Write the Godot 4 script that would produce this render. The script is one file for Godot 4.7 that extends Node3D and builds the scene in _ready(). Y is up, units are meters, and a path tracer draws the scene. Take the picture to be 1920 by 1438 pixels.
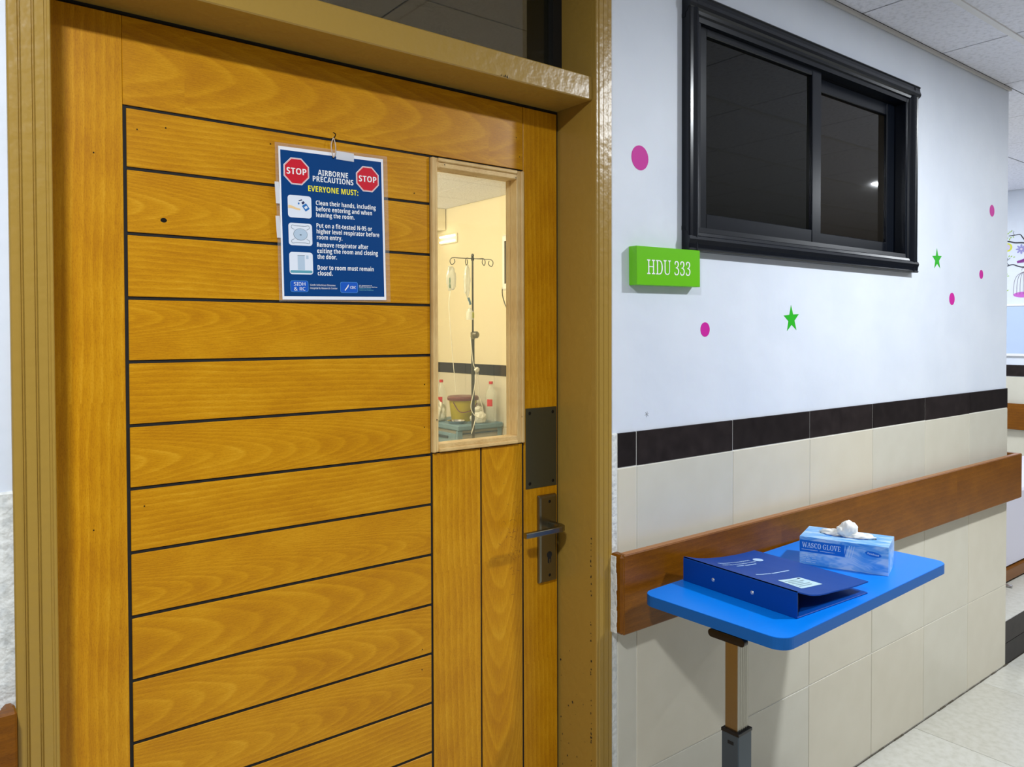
extends Node3D
# A hospital corridor: a plank-clad door with a notice, a dark sliding window, a tiled wall with a bumper rail and an overbed table.
# World: wall face at z = 0, corridor on the +z side, x runs along the wall, y is up, metres.

const DZ := -0.1236          # front face of the door leaf
const CEIL := 2.57
const FLOOR_Z := 4.6         # opposite corridor wall
const LEFT := -6.0           # near end of the corridor
const RIGHT := 14.0          # far end of the corridor
var mats := {}
var taken := {}
var caps := {}
var shared := {}
var rng := RandomNumberGenerator.new()
var sans: Font
var sans_bold: Font
var serif: Font
var serif_bold: Font


func _ready() -> void:
	rng.seed = 7331
	camera_and_air()
	fonts()
	materials()
	corridor_lights()
	shell()
	wall_tiles()
	floors_and_ceilings()
	door_frame()
	door()
	window()
	rails()
	beyond_corner()
	patient_room()
	poster()
	room_sign()
	stickers()
	overbed_table()
	binder()
	glove_box()


# ------------------------------------------------------------------ camera, air, lights

func camera_and_air() -> void:
	var cam := Camera3D.new()
	cam.name = "camera"
	add_child(cam)
	cam.position = Vector3(0, 1.4922, 1.34)
	cam.basis = Basis(Vector3.UP, -0.66190) * Basis(Vector3.RIGHT, -0.01815) * Basis(Vector3.BACK, -0.00272)
	cam.keep_aspect = Camera3D.KEEP_HEIGHT
	var near := 0.05
	cam.set_frustum(near * 1438.0 / 1441.5, Vector2(0.0, -near * (719.0 - 651.6) / 1441.5), near, 100.0)
	cam.current = true
	var we := WorldEnvironment.new()
	we.name = "environment"
	var e := Environment.new()
	e.background_mode = Environment.BG_COLOR
	e.background_color = Color(0, 0, 0)
	e.tonemap_mode = Environment.TONE_MAPPER_LINEAR
	e.tonemap_exposure = 1.18
	e.sdfgi_enabled = true
	e.ssao_enabled = true
	e.ssil_enabled = true
	we.environment = e
	add_child(we)


func downlight(label: String, at: Vector3, energy: float, tint: Color, wide: float, group: String) -> void:
	var t := thing("ceiling_downlight", label, "light", at, group)
	part(t, "trim_ring", lathe([Vector2(wide * 0.56, 0.012), Vector2(wide * 0.56, -0.004), Vector2(wide * 0.62, -0.006), Vector2(wide * 0.72, -0.002), Vector2(wide * 0.72, 0.0)], 32), mats.white_metal)
	var glow: StandardMaterial3D = mats.lamp_glow.duplicate()
	glow.emission = tint
	part(t, "diffuser", lathe([Vector2(0.0, 0.002), Vector2(wide * 0.56, 0.002), Vector2(wide * 0.56, 0.008), Vector2(0.0, 0.008)], 32), glow)
	var l := AreaLight3D.new()
	l.name = "lamp_light"
	l.area_size = Vector2(wide, wide)
	l.area_normalize_energy = true
	l.light_energy = energy
	l.light_color = tint
	l.area_range = 14.0
	l.area_attenuation = 2.0
	l.shadow_enabled = true
	l.rotation.x = -PI / 2.0
	l.position.y = -0.012
	t.add_child(l)


func corridor_lights() -> void:
	var cool := Color(0.955, 0.98, 1.0)
	downlight("round white ceiling downlight nearest the wooden door", Vector3(-0.2, CEIL, 1.27), 4.2, cool, 0.14, "corridor downlights")
	downlight("round white ceiling downlight in front of the dark window", Vector3(2.65, CEIL, 1.27), 4.2, cool, 0.14, "corridor downlights")
	downlight("round white ceiling downlight mirrored in the dark window pane", Vector3(5.5, CEIL, 1.27), 4.2, cool, 0.14, "corridor downlights")
	downlight("round white ceiling downlight over the recess past the corner", Vector3(5.3, CEIL, -1.1), 2.4, cool, 0.14, "corridor downlights")
	var warm := Color(1.0, 0.945, 0.79)
	globe_lamp("white globe lamp on the patient room ceiling near the door", Vector3(1.6, CEIL, -2.6), 1.55, warm)
	globe_lamp("white globe lamp on the patient room ceiling beyond the drip stand", Vector3(2.0, CEIL, -3.9), 0.8, warm)


func globe_lamp(label: String, at: Vector3, energy: float, tint: Color) -> void:
	var t := thing("globe_lamp", label, "light", at, "patient room lights")
	part(t, "mount", lathe([Vector2(0.0, 0.0), Vector2(0.06, 0.0), Vector2(0.06, -0.03), Vector2(0.045, -0.04), Vector2(0.0, -0.04)], 24), mats.white_metal)
	var glow: StandardMaterial3D = mats.lamp_glow.duplicate()
	glow.emission = tint
	var ball := SphereMesh.new()
	ball.radius = 0.11
	ball.height = 0.22
	ball.radial_segments = 32
	ball.rings = 16
	part(t, "globe", ball, glow, Vector3(0, -0.145, 0))
	var l := OmniLight3D.new()
	l.name = "lamp_light"
	l.light_energy = energy
	l.light_color = tint
	l.light_size = 0.1
	l.omni_range = 14.0
	l.omni_attenuation = 2.0
	l.shadow_enabled = true
	l.position.y = -0.145
	t.add_child(l)


# ------------------------------------------------------------------ small tools

func numbered(called: String) -> String:
	taken[called] = taken.get(called, 0) + 1
	return called if taken[called] == 1 else "%s_%03d" % [called, taken[called] - 1]


func thing(called: String, label: String, category: String, at := Vector3.ZERO, group := "", kind := "") -> Node3D:
	var o := Node3D.new()
	o.name = numbered(called)
	add_child(o)
	o.position = at
	o.set_meta("label", label)
	o.set_meta("category", category)
	if group:
		o.set_meta("group", group)
	if kind:
		o.set_meta("kind", kind)
	return o


func part(parent: Node3D, called: String, m: Mesh, material: Material, at := Vector3.ZERO, turn := Vector3.ZERO, label := "") -> MeshInstance3D:
	var o := MeshInstance3D.new()
	o.name = called
	o.mesh = m
	o.material_override = material
	parent.add_child(o, true)
	o.position = at
	o.rotation = turn
	if label:
		o.set_meta("label", label)
	return o


func face(st: SurfaceTool, pts: Array, n: Vector3, uvs := []) -> void:
	for i in range(1, pts.size() - 1):
		var tri := [0, i, i + 1]
		var c: Vector3 = (pts[i] - pts[0]).cross(pts[i + 1] - pts[0])
		if c.dot(n) > 0.0:
			tri = [0, i + 1, i]
		for k in tri:
			st.set_normal(n)
			st.set_uv(uvs[k] if uvs.size() else Vector2(pts[k].x, pts[k].y))
			st.add_vertex(pts[k])


# chamfered box; grain 0: u along x, 1: u along y; uv normalised to the box and moved by shift / flipped
func add_cbox(st: SurfaceTool, size: Vector3, b: float, at := Vector3.ZERO, grain := 0, flip := Vector2.ONE, unit := Vector2.ZERO) -> void:
	var h := size / 2.0
	var U := func(p: Vector3, n: Vector3) -> Vector2:
		var q := Vector2(p.x / size.x, -p.y / size.y)
		if absf(n.x) > 0.8:
			q = Vector2(p.z / size.x, -p.y / size.y)
		elif absf(n.y) > 0.8:
			q = Vector2(p.x / size.x, p.z / size.y)
		if grain == 1:
			q = Vector2(q.y, q.x)
		if unit != Vector2.ZERO:
			q = q * unit
		return q * flip + Vector2(0.5, 0.5)
	for ax in 3:
		for s in [-1.0, 1.0]:
			var n := Vector3.ZERO
			n[ax] = s
			var a := (ax + 1) % 3
			var c := (ax + 2) % 3
			var pts := []
			for k in [[-1, -1], [1, -1], [1, 1], [-1, 1]]:
				var p := Vector3.ZERO
				p[ax] = s * h[ax]
				p[a] = k[0] * (h[a] - b)
				p[c] = k[1] * (h[c] - b)
				pts.append(p)
			face(st, pts.map(func(p): return p + at), n, pts.map(func(p): return U.call(p, n)))
	if b <= 0.0:
		return
	for ax in 3:
		var a := (ax + 1) % 3
		var c := (ax + 2) % 3
		for sa in [-1.0, 1.0]:
			for sc in [-1.0, 1.0]:
				var n := Vector3.ZERO
				n[a] = sa
				n[c] = sc
				n = n.normalized()
				var pts := []
				for k in [[-1, 0], [1, 0], [1, 1], [-1, 1]]:
					var p := Vector3.ZERO
					p[ax] = k[0] * (h[ax] - b)
					p[a] = sa * (h[a] - (b if k[1] == 1 else 0.0))
					p[c] = sc * (h[c] - (0.0 if k[1] == 1 else b))
					pts.append(p)
				face(st, pts.map(func(p): return p + at), n, pts.map(func(p): return U.call(p, n)))
	for sx in [-1.0, 1.0]:
		for sy in [-1.0, 1.0]:
			for sz in [-1.0, 1.0]:
				var s := Vector3(sx, sy, sz)
				var pts := [Vector3(h.x, h.y - b, h.z - b) * s, Vector3(h.x - b, h.y, h.z - b) * s, Vector3(h.x - b, h.y - b, h.z) * s]
				face(st, pts.map(func(p): return p + at), s.normalized(), pts.map(func(p): return U.call(p, s.normalized())))


func tool() -> SurfaceTool:
	var st := SurfaceTool.new()
	st.begin(Mesh.PRIMITIVE_TRIANGLES)
	return st


func cbox(size: Vector3, b := 0.0, grain := 0, flip := Vector2.ONE, unit := Vector2.ZERO) -> ArrayMesh:
	var key := "%.5v %.5f %d %v %v" % [size, b, grain, flip, unit]
	if not shared.has(key):
		var st := tool()
		add_cbox(st, size, b, Vector3.ZERO, grain, flip, unit)
		shared[key] = st.commit()
	return shared[key]


# box between two corners, as a part
func slab(parent: Node3D, called: String, lo: Vector3, hi: Vector3, material: Material, b := 0.0, grain := 0, flip := Vector2.ONE, unit := Vector2.ZERO) -> MeshInstance3D:
	return part(parent, called, cbox(hi - lo, b, grain, flip, unit), material, (lo + hi) / 2.0)


# several boxes joined in one mesh
func joined(pairs: Array, b := 0.0) -> ArrayMesh:
	var st := tool()
	for q in pairs:
		add_cbox(st, q[1] - q[0], b, (q[0] + q[1]) / 2.0)
	return st.commit()


# polygon in the XY plane extruded from z0 to z1
func add_prism(st: SurfaceTool, poly: PackedVector2Array, z0: float, z1: float, smooth := false, xf := Transform3D.IDENTITY) -> void:
	var ids := Geometry2D.triangulate_polygon(poly)
	for z in [z0, z1]:
		var n := Vector3(0, 0, -1.0 if z == z0 else 1.0)
		for i in range(0, ids.size(), 3):
			face(st, [xf * Vector3(poly[ids[i]].x, poly[ids[i]].y, z), xf * Vector3(poly[ids[i + 1]].x, poly[ids[i + 1]].y, z), xf * Vector3(poly[ids[i + 2]].x, poly[ids[i + 2]].y, z)], xf.basis * n, [poly[ids[i]], poly[ids[i + 1]], poly[ids[i + 2]]])
	var area := 0.0
	for i in poly.size():
		area += poly[i].cross(poly[(i + 1) % poly.size()])
	var out_sign := 1.0 if area > 0.0 else -1.0
	for i in poly.size():
		var a := poly[i]
		var c := poly[(i + 1) % poly.size()]
		var e := (c - a).normalized()
		var n2 := Vector2(e.y, -e.x) * out_sign
		var n := xf.basis * Vector3(n2.x, n2.y, 0)
		face(st, [xf * Vector3(a.x, a.y, z0), xf * Vector3(c.x, c.y, z0), xf * Vector3(c.x, c.y, z1), xf * Vector3(a.x, a.y, z1)], n, [a, c, c, a])


func prism(poly: PackedVector2Array, z0: float, z1: float) -> ArrayMesh:
	var st := tool()
	add_prism(st, poly, z0, z1)
	return st.commit()


func round_rect(w: float, h: float, r: float, seg := 6) -> PackedVector2Array:
	var out := PackedVector2Array()
	var cs := [Vector2(w / 2 - r, h / 2 - r), Vector2(-w / 2 + r, h / 2 - r), Vector2(-w / 2 + r, -h / 2 + r), Vector2(w / 2 - r, -h / 2 + r)]
	for k in 4:
		for i in seg + 1:
			var a := PI / 2 * k + PI / 2 * i / seg
			out.append(cs[k] + Vector2(cos(a), sin(a)) * r)
	return out


func ngon(n: int, rx: float, ry: float, turn := 0.0) -> PackedVector2Array:
	var out := PackedVector2Array()
	for i in n:
		var a := TAU * i / n + turn
		out.append(Vector2(cos(a) * rx, sin(a) * ry))
	return out


# quad with a normal at each corner, wound to match them
func smooth_quad(st: SurfaceTool, pts: Array, normals: Array) -> void:
	for tri in [[0, 1, 2], [0, 2, 3]]:
		var c: Vector3 = (pts[tri[1]] - pts[tri[0]]).cross(pts[tri[2]] - pts[tri[0]])
		var order: Array = tri if c.dot(normals[tri[0]] + normals[tri[1]] + normals[tri[2]]) < 0.0 else [tri[0], tri[2], tri[1]]
		for j in order:
			st.set_normal(normals[j])
			st.set_uv(Vector2(0, 0))
			st.add_vertex(pts[j])


# profile of (radius, height) turned about y
func lathe(prof: Array, seg := 24, squash := 1.0) -> ArrayMesh:
	var st := tool()
	var ring := prof + [Vector2(0, prof[-1].y), Vector2(0, prof[0].y)]
	var area := 0.0
	for i in ring.size():
		area += ring[i].cross(ring[(i + 1) % ring.size()])
	var outward := 1.0 if area >= 0.0 else -1.0
	for i in prof.size() - 1:
		var a: Vector2 = prof[i]
		var c: Vector2 = prof[i + 1]
		if a.distance_to(c) < 1e-6:
			continue
		var d := c - a
		var n2 := Vector2(d.y, -d.x).normalized() * outward
		for k in seg:
			var t0 := TAU * k / seg
			var t1 := TAU * (k + 1) / seg
			var P := func(p: Vector2, t: float) -> Vector3: return Vector3(cos(t) * p.x, p.y, sin(t) * p.x * squash)
			var N := func(t: float) -> Vector3: return Vector3(cos(t) * n2.x, n2.y, sin(t) * n2.x)
			var q := [[a, t0], [a, t1], [c, t1], [c, t0]]
			smooth_quad(st, q.map(func(e): return P.call(e[0], e[1])), q.map(func(e): return N.call(e[1])))
	return st.commit()


func add_tube(st: SurfaceTool, pts: Array, r: float, seg := 8, r_end := -1.0) -> void:
	var rings := []
	var side := Vector3.ZERO
	for i in pts.size():
		var d: Vector3 = (pts[mini(i + 1, pts.size() - 1)] - pts[maxi(i - 1, 0)]).normalized()
		if side == Vector3.ZERO:
			side = d.cross(Vector3.UP if absf(d.y) < 0.9 else Vector3.RIGHT).normalized()
		side = (side - d * side.dot(d)).normalized()
		var up := d.cross(side)
		var rr := r if r_end < 0.0 else lerpf(r, r_end, float(i) / (pts.size() - 1))
		var ring := []
		for k in seg:
			var a := TAU * k / seg
			var n := side * cos(a) + up * sin(a)
			ring.append([pts[i] + n * rr, n])
		rings.append(ring)
	for i in rings.size() - 1:
		for k in seg:
			var q := [rings[i][k], rings[i][(k + 1) % seg], rings[i + 1][(k + 1) % seg], rings[i + 1][k]]
			smooth_quad(st, q.map(func(e): return e[0]), q.map(func(e): return e[1]))
	for end in [0, rings.size() - 1]:
		var n: Vector3 = (pts[end] - pts[1 if end == 0 else end - 1]).normalized()
		face(st, rings[end].map(func(v): return v[0]), n)


func tube(pts: Array, r: float, seg := 8, r_end := -1.0) -> ArrayMesh:
	var st := tool()
	add_tube(st, pts, r, seg, r_end)
	return st.commit()


func curve(pts: Array, steps := 8) -> Array:
	var out := []
	for i in pts.size() - 1:
		var p0: Vector3 = pts[maxi(i - 1, 0)]
		var p3: Vector3 = pts[mini(i + 2, pts.size() - 1)]
		for k in steps:
			out.append(pts[i].cubic_interpolate(pts[i + 1], p0, p3, float(k) / steps))
	out.append(pts[-1])
	return out


# ball pushed about by noise: crumpled cloth, thin bags
func crumple(radii: Vector3, lumps: float, depth: float, seed_: int, rows := 28, shape = null, octaves := 2) -> ArrayMesh:
	var noise := FastNoiseLite.new()
	noise.seed = seed_
	noise.noise_type = FastNoiseLite.TYPE_SIMPLEX_SMOOTH
	noise.fractal_octaves = octaves
	noise.frequency = lumps
	var st := tool()
	var cols := rows * 2
	var P := func(i: int, j: int) -> Vector3:
		var th := PI * i / rows
		var ph := TAU * (j % cols) / cols
		var d := Vector3(sin(th) * cos(ph), cos(th), sin(th) * sin(ph))
		var k := 1.0 + depth * noise.get_noise_3dv(d)
		var p := d * radii * k
		return shape.call(p, d) if shape != null else p
	st.set_smooth_group(0)
	for i in rows:
		for j in cols:
			var q := [P.call(i, j), P.call(i, j + 1), P.call(i + 1, j + 1), P.call(i + 1, j)]
			for k in [0, 1, 2, 0, 2, 3]:
				if (i == 0 and k == 1 and false):
					continue
				st.set_uv(Vector2(float(j) / cols, float(i) / rows))
				st.add_vertex(q[k])
	st.index()
	st.generate_normals()
	return st.commit()


func fonts() -> void:
	sans = system_font("Droid Sans", 400)
	sans_bold = system_font("Droid Sans", 700)
	serif = system_font("Droid Serif", 400)
	serif_bold = system_font("Droid Serif", 700)


func system_font(face_name: String, weight: int) -> SystemFont:
	var f := SystemFont.new()
	f.font_names = PackedStringArray([face_name])
	f.font_weight = weight
	return f


func raw_text(s: String, f: Font) -> TextMesh:
	var t := TextMesh.new()
	t.text = s
	t.font = f
	t.font_size = 64
	t.pixel_size = 0.01
	t.depth = 0.0
	t.curve_step = 2.0
	t.horizontal_alignment = HORIZONTAL_ALIGNMENT_LEFT
	t.vertical_alignment = VERTICAL_ALIGNMENT_BOTTOM
	return t


# one printed line: left end, baseline, width and capital height in the parent's XY plane
func lettering(parent: Node3D, s: String, f: Font, m: Material, left: float, base: float, width: float, cap: float, z: float, called := "lettering") -> MeshInstance3D:
	if not caps.has(f):
		caps[f] = raw_text("H", f).get_aabb()
	var t := raw_text(s, f)
	var box := t.get_aabb()
	var o := part(parent, called, t, m)
	var sx := width / box.size.x
	var sy: float = cap / caps[f].size.y
	o.scale = Vector3(sx, sy, 1.0)
	o.position = Vector3(left - box.position.x * sx, base - caps[f].position.y * sy, z)
	return o


# ------------------------------------------------------------------ materials

func rgb(r: int, g: int, b: int) -> Color:
	return Color(r / 255.0, g / 255.0, b / 255.0)


func mat(called: String, c: Color, rough: float, metal := 0.0, spec := 0.5) -> StandardMaterial3D:
	var m := StandardMaterial3D.new()
	m.resource_name = called
	m.albedo_color = c
	m.roughness = rough
	m.metallic = metal
	m.metallic_specular = spec
	mats[called] = m
	return m


func noise_tex(seed_: int, freq: float, octaves: int, ramp: Array, size := 512, normal := false, strength := 4.0) -> NoiseTexture2D:
	var n := FastNoiseLite.new()
	n.seed = seed_
	n.noise_type = FastNoiseLite.TYPE_SIMPLEX_SMOOTH
	n.frequency = freq
	n.fractal_octaves = octaves
	var t := NoiseTexture2D.new()
	t.width = size
	t.height = size
	t.seamless = true
	t.noise = n
	if normal:
		t.as_normal_map = true
		t.bump_strength = strength
	else:
		var g := Gradient.new()
		g.offsets = PackedFloat32Array(ramp.map(func(x): return x[0]))
		g.colors = PackedColorArray(ramp.map(func(x): return x[1]))
		t.color_ramp = g
	return t


func world_mapped(m: StandardMaterial3D, scale: float) -> void:
	m.uv1_triplanar = true
	m.uv1_world_triplanar = true
	m.uv1_scale = Vector3.ONE * scale


# wood veneer: arched rings (arch > 0) or straight stripes, fine pores along u
func wood_tex(w: int, h: int, length: float, width: float, seed_: int, arch: float, centre: float, step: float, dark: Color, mid: Color, light: Color, pores := 1.0, figure := 1.0) -> ImageTexture:
	var warp := FastNoiseLite.new()
	warp.seed = seed_
	warp.noise_type = FastNoiseLite.TYPE_SIMPLEX_SMOOTH
	warp.frequency = 1.0
	warp.fractal_octaves = 3
	var fine := FastNoiseLite.new()
	fine.seed = seed_ + 50
	fine.noise_type = FastNoiseLite.TYPE_SIMPLEX
	fine.frequency = 1.0
	fine.fractal_octaves = 2
	var bytes := PackedByteArray()
	bytes.resize(w * h * 3)
	var at := 0
	for j in h:
		var v := (float(j) / h - 0.5) * width
		for i in w:
			var u := (float(i) / w - 0.5) * length
			var bend := warp.get_noise_2d(u * 2.2, v * 9.0)
			var t: float
			if arch > 0.0:
				var vv := v - centre + 0.006 * bend
				t = (u + arch * vv * vv + 0.022 * bend) / step
			else:
				t = (v + 0.006 * bend + 0.02 * u) / step
			var ring := t - floorf(t)
			var kind := warp.get_noise_1d(floorf(t) * 7.3) * 0.5 + 0.5
			var line := pow(ring, 2.0) * (0.25 + 0.75 * kind)
			line *= smoothstep(1.0, 0.8, ring)
			var streak := fine.get_noise_2d(u * 22.0, v * 620.0)
			var pore := fine.get_noise_2d(u * 120.0, v * 1700.0)
			var broad := warp.get_noise_2d(u * 5.0 + 40.0, v * 9.0)
			var k := 0.5 + figure * (line * 0.62 - 0.13) + 0.2 * streak + 0.26 * broad
			if pore > 0.25:
				k -= 0.42 * pores * (pore - 0.1)
			k = clampf(k, 0.0, 1.0)
			var c := dark.lerp(mid, k * 2.0) if k < 0.5 else mid.lerp(light, k * 2.0 - 1.0)
			bytes[at] = c.r8
			bytes[at + 1] = c.g8
			bytes[at + 2] = c.b8
			at += 3
	return ImageTexture.create_from_image(Image.create_from_data(w, h, false, Image.FORMAT_RGB8, bytes))


# bands of pale and mid blue like the folds printed on the glove carton
func carton_tex() -> ImageTexture:
	var n := FastNoiseLite.new()
	n.seed = 12
	n.noise_type = FastNoiseLite.TYPE_SIMPLEX_SMOOTH
	n.frequency = 1.0
	n.fractal_octaves = 2
	var w := 512
	var h := 256
	var im := Image.create(w, h, false, Image.FORMAT_RGB8)
	var pale := rgb(186, 217, 248)
	var deep := rgb(76, 158, 232)
	for j in h:
		for i in w:
			var u := float(i) / w
			var v := float(j) / h
			var b := n.get_noise_2d(u * 2.2 + v * 0.8, v * 1.6)
			var f := n.get_noise_2d(u * 3.0 + b, v * 9.0 - u * 3.0 + b * 2.0)
			var k := clampf(0.5 + 0.9 * b + 0.55 * f, 0.0, 1.0)
			im.set_pixel(i, j, deep.lerp(pale, k))
	return ImageTexture.create_from_image(im)


func materials() -> void:
	# plaster and paint
	var m := mat("plaster", rgb(224, 230, 241), 0.55)
	m.albedo_texture = noise_tex(3, 0.006, 4, [[0.0, Color(0.96, 0.965, 0.975)], [1.0, Color(1, 1, 1)]])
	m.normal_enabled = true
	m.normal_texture = noise_tex(5, 0.03, 3, [], 512, true, 3.0)
	m.normal_scale = 0.12
	world_mapped(m, 0.8)
	mat("tan_plaster", rgb(142, 126, 106), 0.6)
	m = mat("room_plaster", rgb(228, 218, 188), 0.55)
	m = mat("lime_filler", rgb(224, 225, 222), 0.8)
	m.albedo_texture = noise_tex(9, 0.02, 4, [[0.0, Color(0.84, 0.85, 0.86)], [0.5, Color(1, 1, 1)], [1.0, Color(1, 1, 1)]])
	m.normal_enabled = true
	m.normal_texture = noise_tex(8, 0.03, 4, [], 512, true, 8.0)
	m.normal_scale = 0.5
	world_mapped(m, 3.0)
	m = mat("frame_paint", rgb(162, 129, 56), 0.3, 0.0, 0.45)
	m.normal_enabled = true
	m.normal_texture = noise_tex(15, 0.02, 3, [], 512, true, 5.0)
	m.normal_scale = 0.22
	world_mapped(m, 3.0)
	mat("scuff", rgb(118, 70, 10), 0.7)
	mat("paint_chip", rgb(38, 32, 24), 0.8)
	# tiles
	var t := noise_tex(21, 0.012, 4, [[0.0, Color(0.975, 0.972, 0.965)], [1.0, Color(1, 1, 1)]])
	for k in 3:
		m = mat("cream_tile_%d" % k, [rgb(216, 211, 195), rgb(213, 209, 195), rgb(218, 211, 193)][k], 0.28)
		m.albedo_texture = t
		world_mapped(m, 1.1)
	for k in 2:
		m = mat("dark_tile_%d" % k, [rgb(42, 36, 36), rgb(48, 41, 41)][k], 0.34, 0.0, 0.25)
		m.albedo_texture = noise_tex(25 + k, 0.02, 4, [[0.0, Color(0.75, 0.75, 0.76)], [1.0, Color(1, 1, 1)]])
		world_mapped(m, 1.5)
	mat("grout", rgb(226, 224, 216), 0.9)
	mat("floor_grout", rgb(120, 112, 98), 0.9)
	mat("grime", rgb(92, 84, 70), 0.9)
	t = noise_tex(31, 0.022, 5, [[0.0, rgb(196, 194, 182)], [0.5, rgb(208, 206, 196)], [1.0, rgb(215, 214, 206)]], 1024)
	for k in 2:
		m = mat("floor_tile_%d" % k, [Color(1, 1, 1), Color(0.97, 0.965, 0.955)][k], 0.3)
		m.albedo_texture = t
		world_mapped(m, 1.3)
	m = mat("ceiling_tile", rgb(234, 235, 246), 0.85)
	m.albedo_texture = noise_tex(35, 0.05, 4, [[0.0, Color(0.9, 0.9, 0.9)], [0.5, Color(1, 1, 1)], [1.0, Color(1, 1, 1)]])
	m.normal_enabled = true
	m.normal_texture = noise_tex(36, 0.06, 4, [], 512, true, 8.0)
	m.normal_scale = 0.4
	world_mapped(m, 1.6)
	mat("grid_white", rgb(225, 224, 226), 0.4)
	mat("grid_gap", rgb(40, 40, 46), 0.9)
	mat("cornice", rgb(188, 184, 180), 0.5)
	# woods
	var bd := rgb(174, 112, 4)
	var bm := rgb(199, 138, 8)
	var bl := rgb(219, 164, 42)
	for k in 5:
		var a: Array = [[100.0, 0.010, 0.055], [70.0, -0.012, 0.06], [140.0, 0.022, 0.05], [0.0, 0.0, 0.012], [45.0, 0.0, 0.075]][k]
		m = mat("beech_%d" % k, Color(1, 1, 1), 0.36, 0.0, 0.38)
		m.albedo_texture = wood_tex(1024, 256, 0.62, 0.112, 60 + k * 3, a[0], a[1], a[2], bd, bm, bl)
	m = mat("beech_stile", Color(1, 1, 1), 0.36, 0.0, 0.38)
	m.albedo_texture = wood_tex(1024, 192, 0.7, 0.13, 91, 0.0, 0.0, 0.017, bd, bm, bl)
	m = mat("pine", Color(1, 1, 1), 0.5)
	m.albedo_texture = wood_tex(1024, 96, 0.7, 0.03, 97, 0.0, 0.0, 0.005, rgb(186, 142, 80), rgb(220, 186, 124), rgb(234, 208, 154), 0.4)
	m = mat("mahogany", Color(1, 1, 1), 0.32, 0.0, 0.36)
	m.albedo_texture = wood_tex(1024, 192, 1.2, 0.2, 101, 0.0, 0.0, 0.02, rgb(98, 54, 3), rgb(123, 72, 4), rgb(147, 91, 10), 0.8, 0.6)
	mat("mahogany_edge", rgb(158, 100, 46), 0.35)
	mat("groove_black", rgb(16, 15, 14), 0.8)
	# metals
	mat("steel_plate", rgb(98, 98, 80), 0.42, 0.85)
	mat("satin_nickel", rgb(138, 134, 118), 0.28, 1.0)
	mat("chrome", rgb(205, 206, 210), 0.12, 1.0)
	mat("screw_dark", rgb(38, 36, 32), 0.4, 0.8)
	mat("dark_steel", rgb(84, 84, 78), 0.35, 0.8)
	mat("white_metal", rgb(235, 235, 235), 0.4)
	m = mat("lamp_glow", rgb(255, 255, 255), 0.4)
	m.emission_enabled = true
	m.emission = Color(1, 1, 1)
	m.emission_energy_multiplier = 6.0
	# window
	mat("window_frame", rgb(11, 16, 25), 0.25, 0.0, 0.4)
	mat("window_gasket", rgb(10, 11, 13), 0.6)
	mat("dark_pane", rgb(9, 10, 7), 0.03, 0.0, 0.42)
	mat("brown_pane", rgb(24, 20, 14), 0.03, 0.0, 0.46)
	m = mat("clear_pane", Color(0.9, 0.95, 0.85, 0.04), 0.02)
	m.transparency = BaseMaterial3D.TRANSPARENCY_ALPHA
	m = mat("smoked_pane", Color(0.10, 0.10, 0.055, 0.7), 0.04)
	m.transparency = BaseMaterial3D.TRANSPARENCY_ALPHA
	# print
	mat("paper", rgb(240, 240, 246), 0.5)
	mat("poster_blue", rgb(0, 62, 124), 0.45, 0.0, 0.3)
	mat("poster_red", rgb(206, 10, 40), 0.4)
	mat("print_white", rgb(244, 244, 246), 0.5)
	mat("print_yellow", rgb(250, 236, 40), 0.5)
	mat("badge_blue", rgb(0, 84, 190), 0.4)
	mat("badge_rim", rgb(90, 160, 225), 0.4)
	mat("print_teal", rgb(90, 160, 180), 0.5)
	mat("icon_white", rgb(228, 234, 246), 0.5)
	mat("icon_grey", rgb(182, 202, 222), 0.5)
	mat("icon_line", rgb(92, 112, 128), 0.5)
	mat("icon_hand", rgb(246, 208, 150), 0.5)
	mat("icon_bottle", rgb(20, 110, 186), 0.5)
	mat("icon_navy", rgb(16, 30, 90), 0.5)
	m = mat("laminate", Color(1, 1, 1, 0.06), 0.08)
	m.transparency = BaseMaterial3D.TRANSPARENCY_ALPHA
	m = mat("sticky_tape", Color(0.93, 0.94, 0.97, 0.62), 0.3)
	m.transparency = BaseMaterial3D.TRANSPARENCY_ALPHA
	mat("string", rgb(206, 186, 168), 0.7)
	mat("sign_green", rgb(106, 196, 8), 0.3)
	mat("sticker_pink", rgb(204, 36, 156), 0.5, 0.0, 0.3)
	mat("sticker_green", rgb(40, 176, 34), 0.5, 0.0, 0.3)
	mat("pencil", rgb(150, 152, 156), 0.8)
	# table, binder, carton
	mat("table_blue", rgb(0, 128, 238), 0.34, 0.0, 0.4)
	mat("table_edge", rgb(16, 94, 172), 0.42, 0.0, 0.35)
	mat("binder_blue", rgb(0, 66, 152), 0.42, 0.0, 0.3)
	mat("binder_inner", rgb(10, 14, 28), 0.6)
	mat("binder_print", rgb(180, 210, 245), 0.5)
	mat("label_white", rgb(196, 228, 240), 0.35)
	mat("label_grey", rgb(136, 164, 176), 0.5)
	mat("rivet", rgb(206, 200, 190), 0.3, 0.6)
	m = mat("carton", Color(1, 1, 1), 0.3)
	m.albedo_texture = carton_tex()
	mat("carton_band", rgb(22, 112, 206), 0.35)
	mat("carton_print", rgb(206, 228, 248), 0.4)
	m = mat("latex", rgb(240, 238, 232), 0.6)
	mat("black_plastic", rgb(14, 14, 16), 0.4)
	mat("grey_sleeve", rgb(66, 78, 88), 0.4, 0.2)
	mat("inner_tube", rgb(160, 157, 148), 0.3, 1.0)
	# patient room
	mat("cabinet_blue", rgb(106, 138, 156), 0.45)
	mat("cabinet_grey", rgb(142, 142, 134), 0.45)
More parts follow.
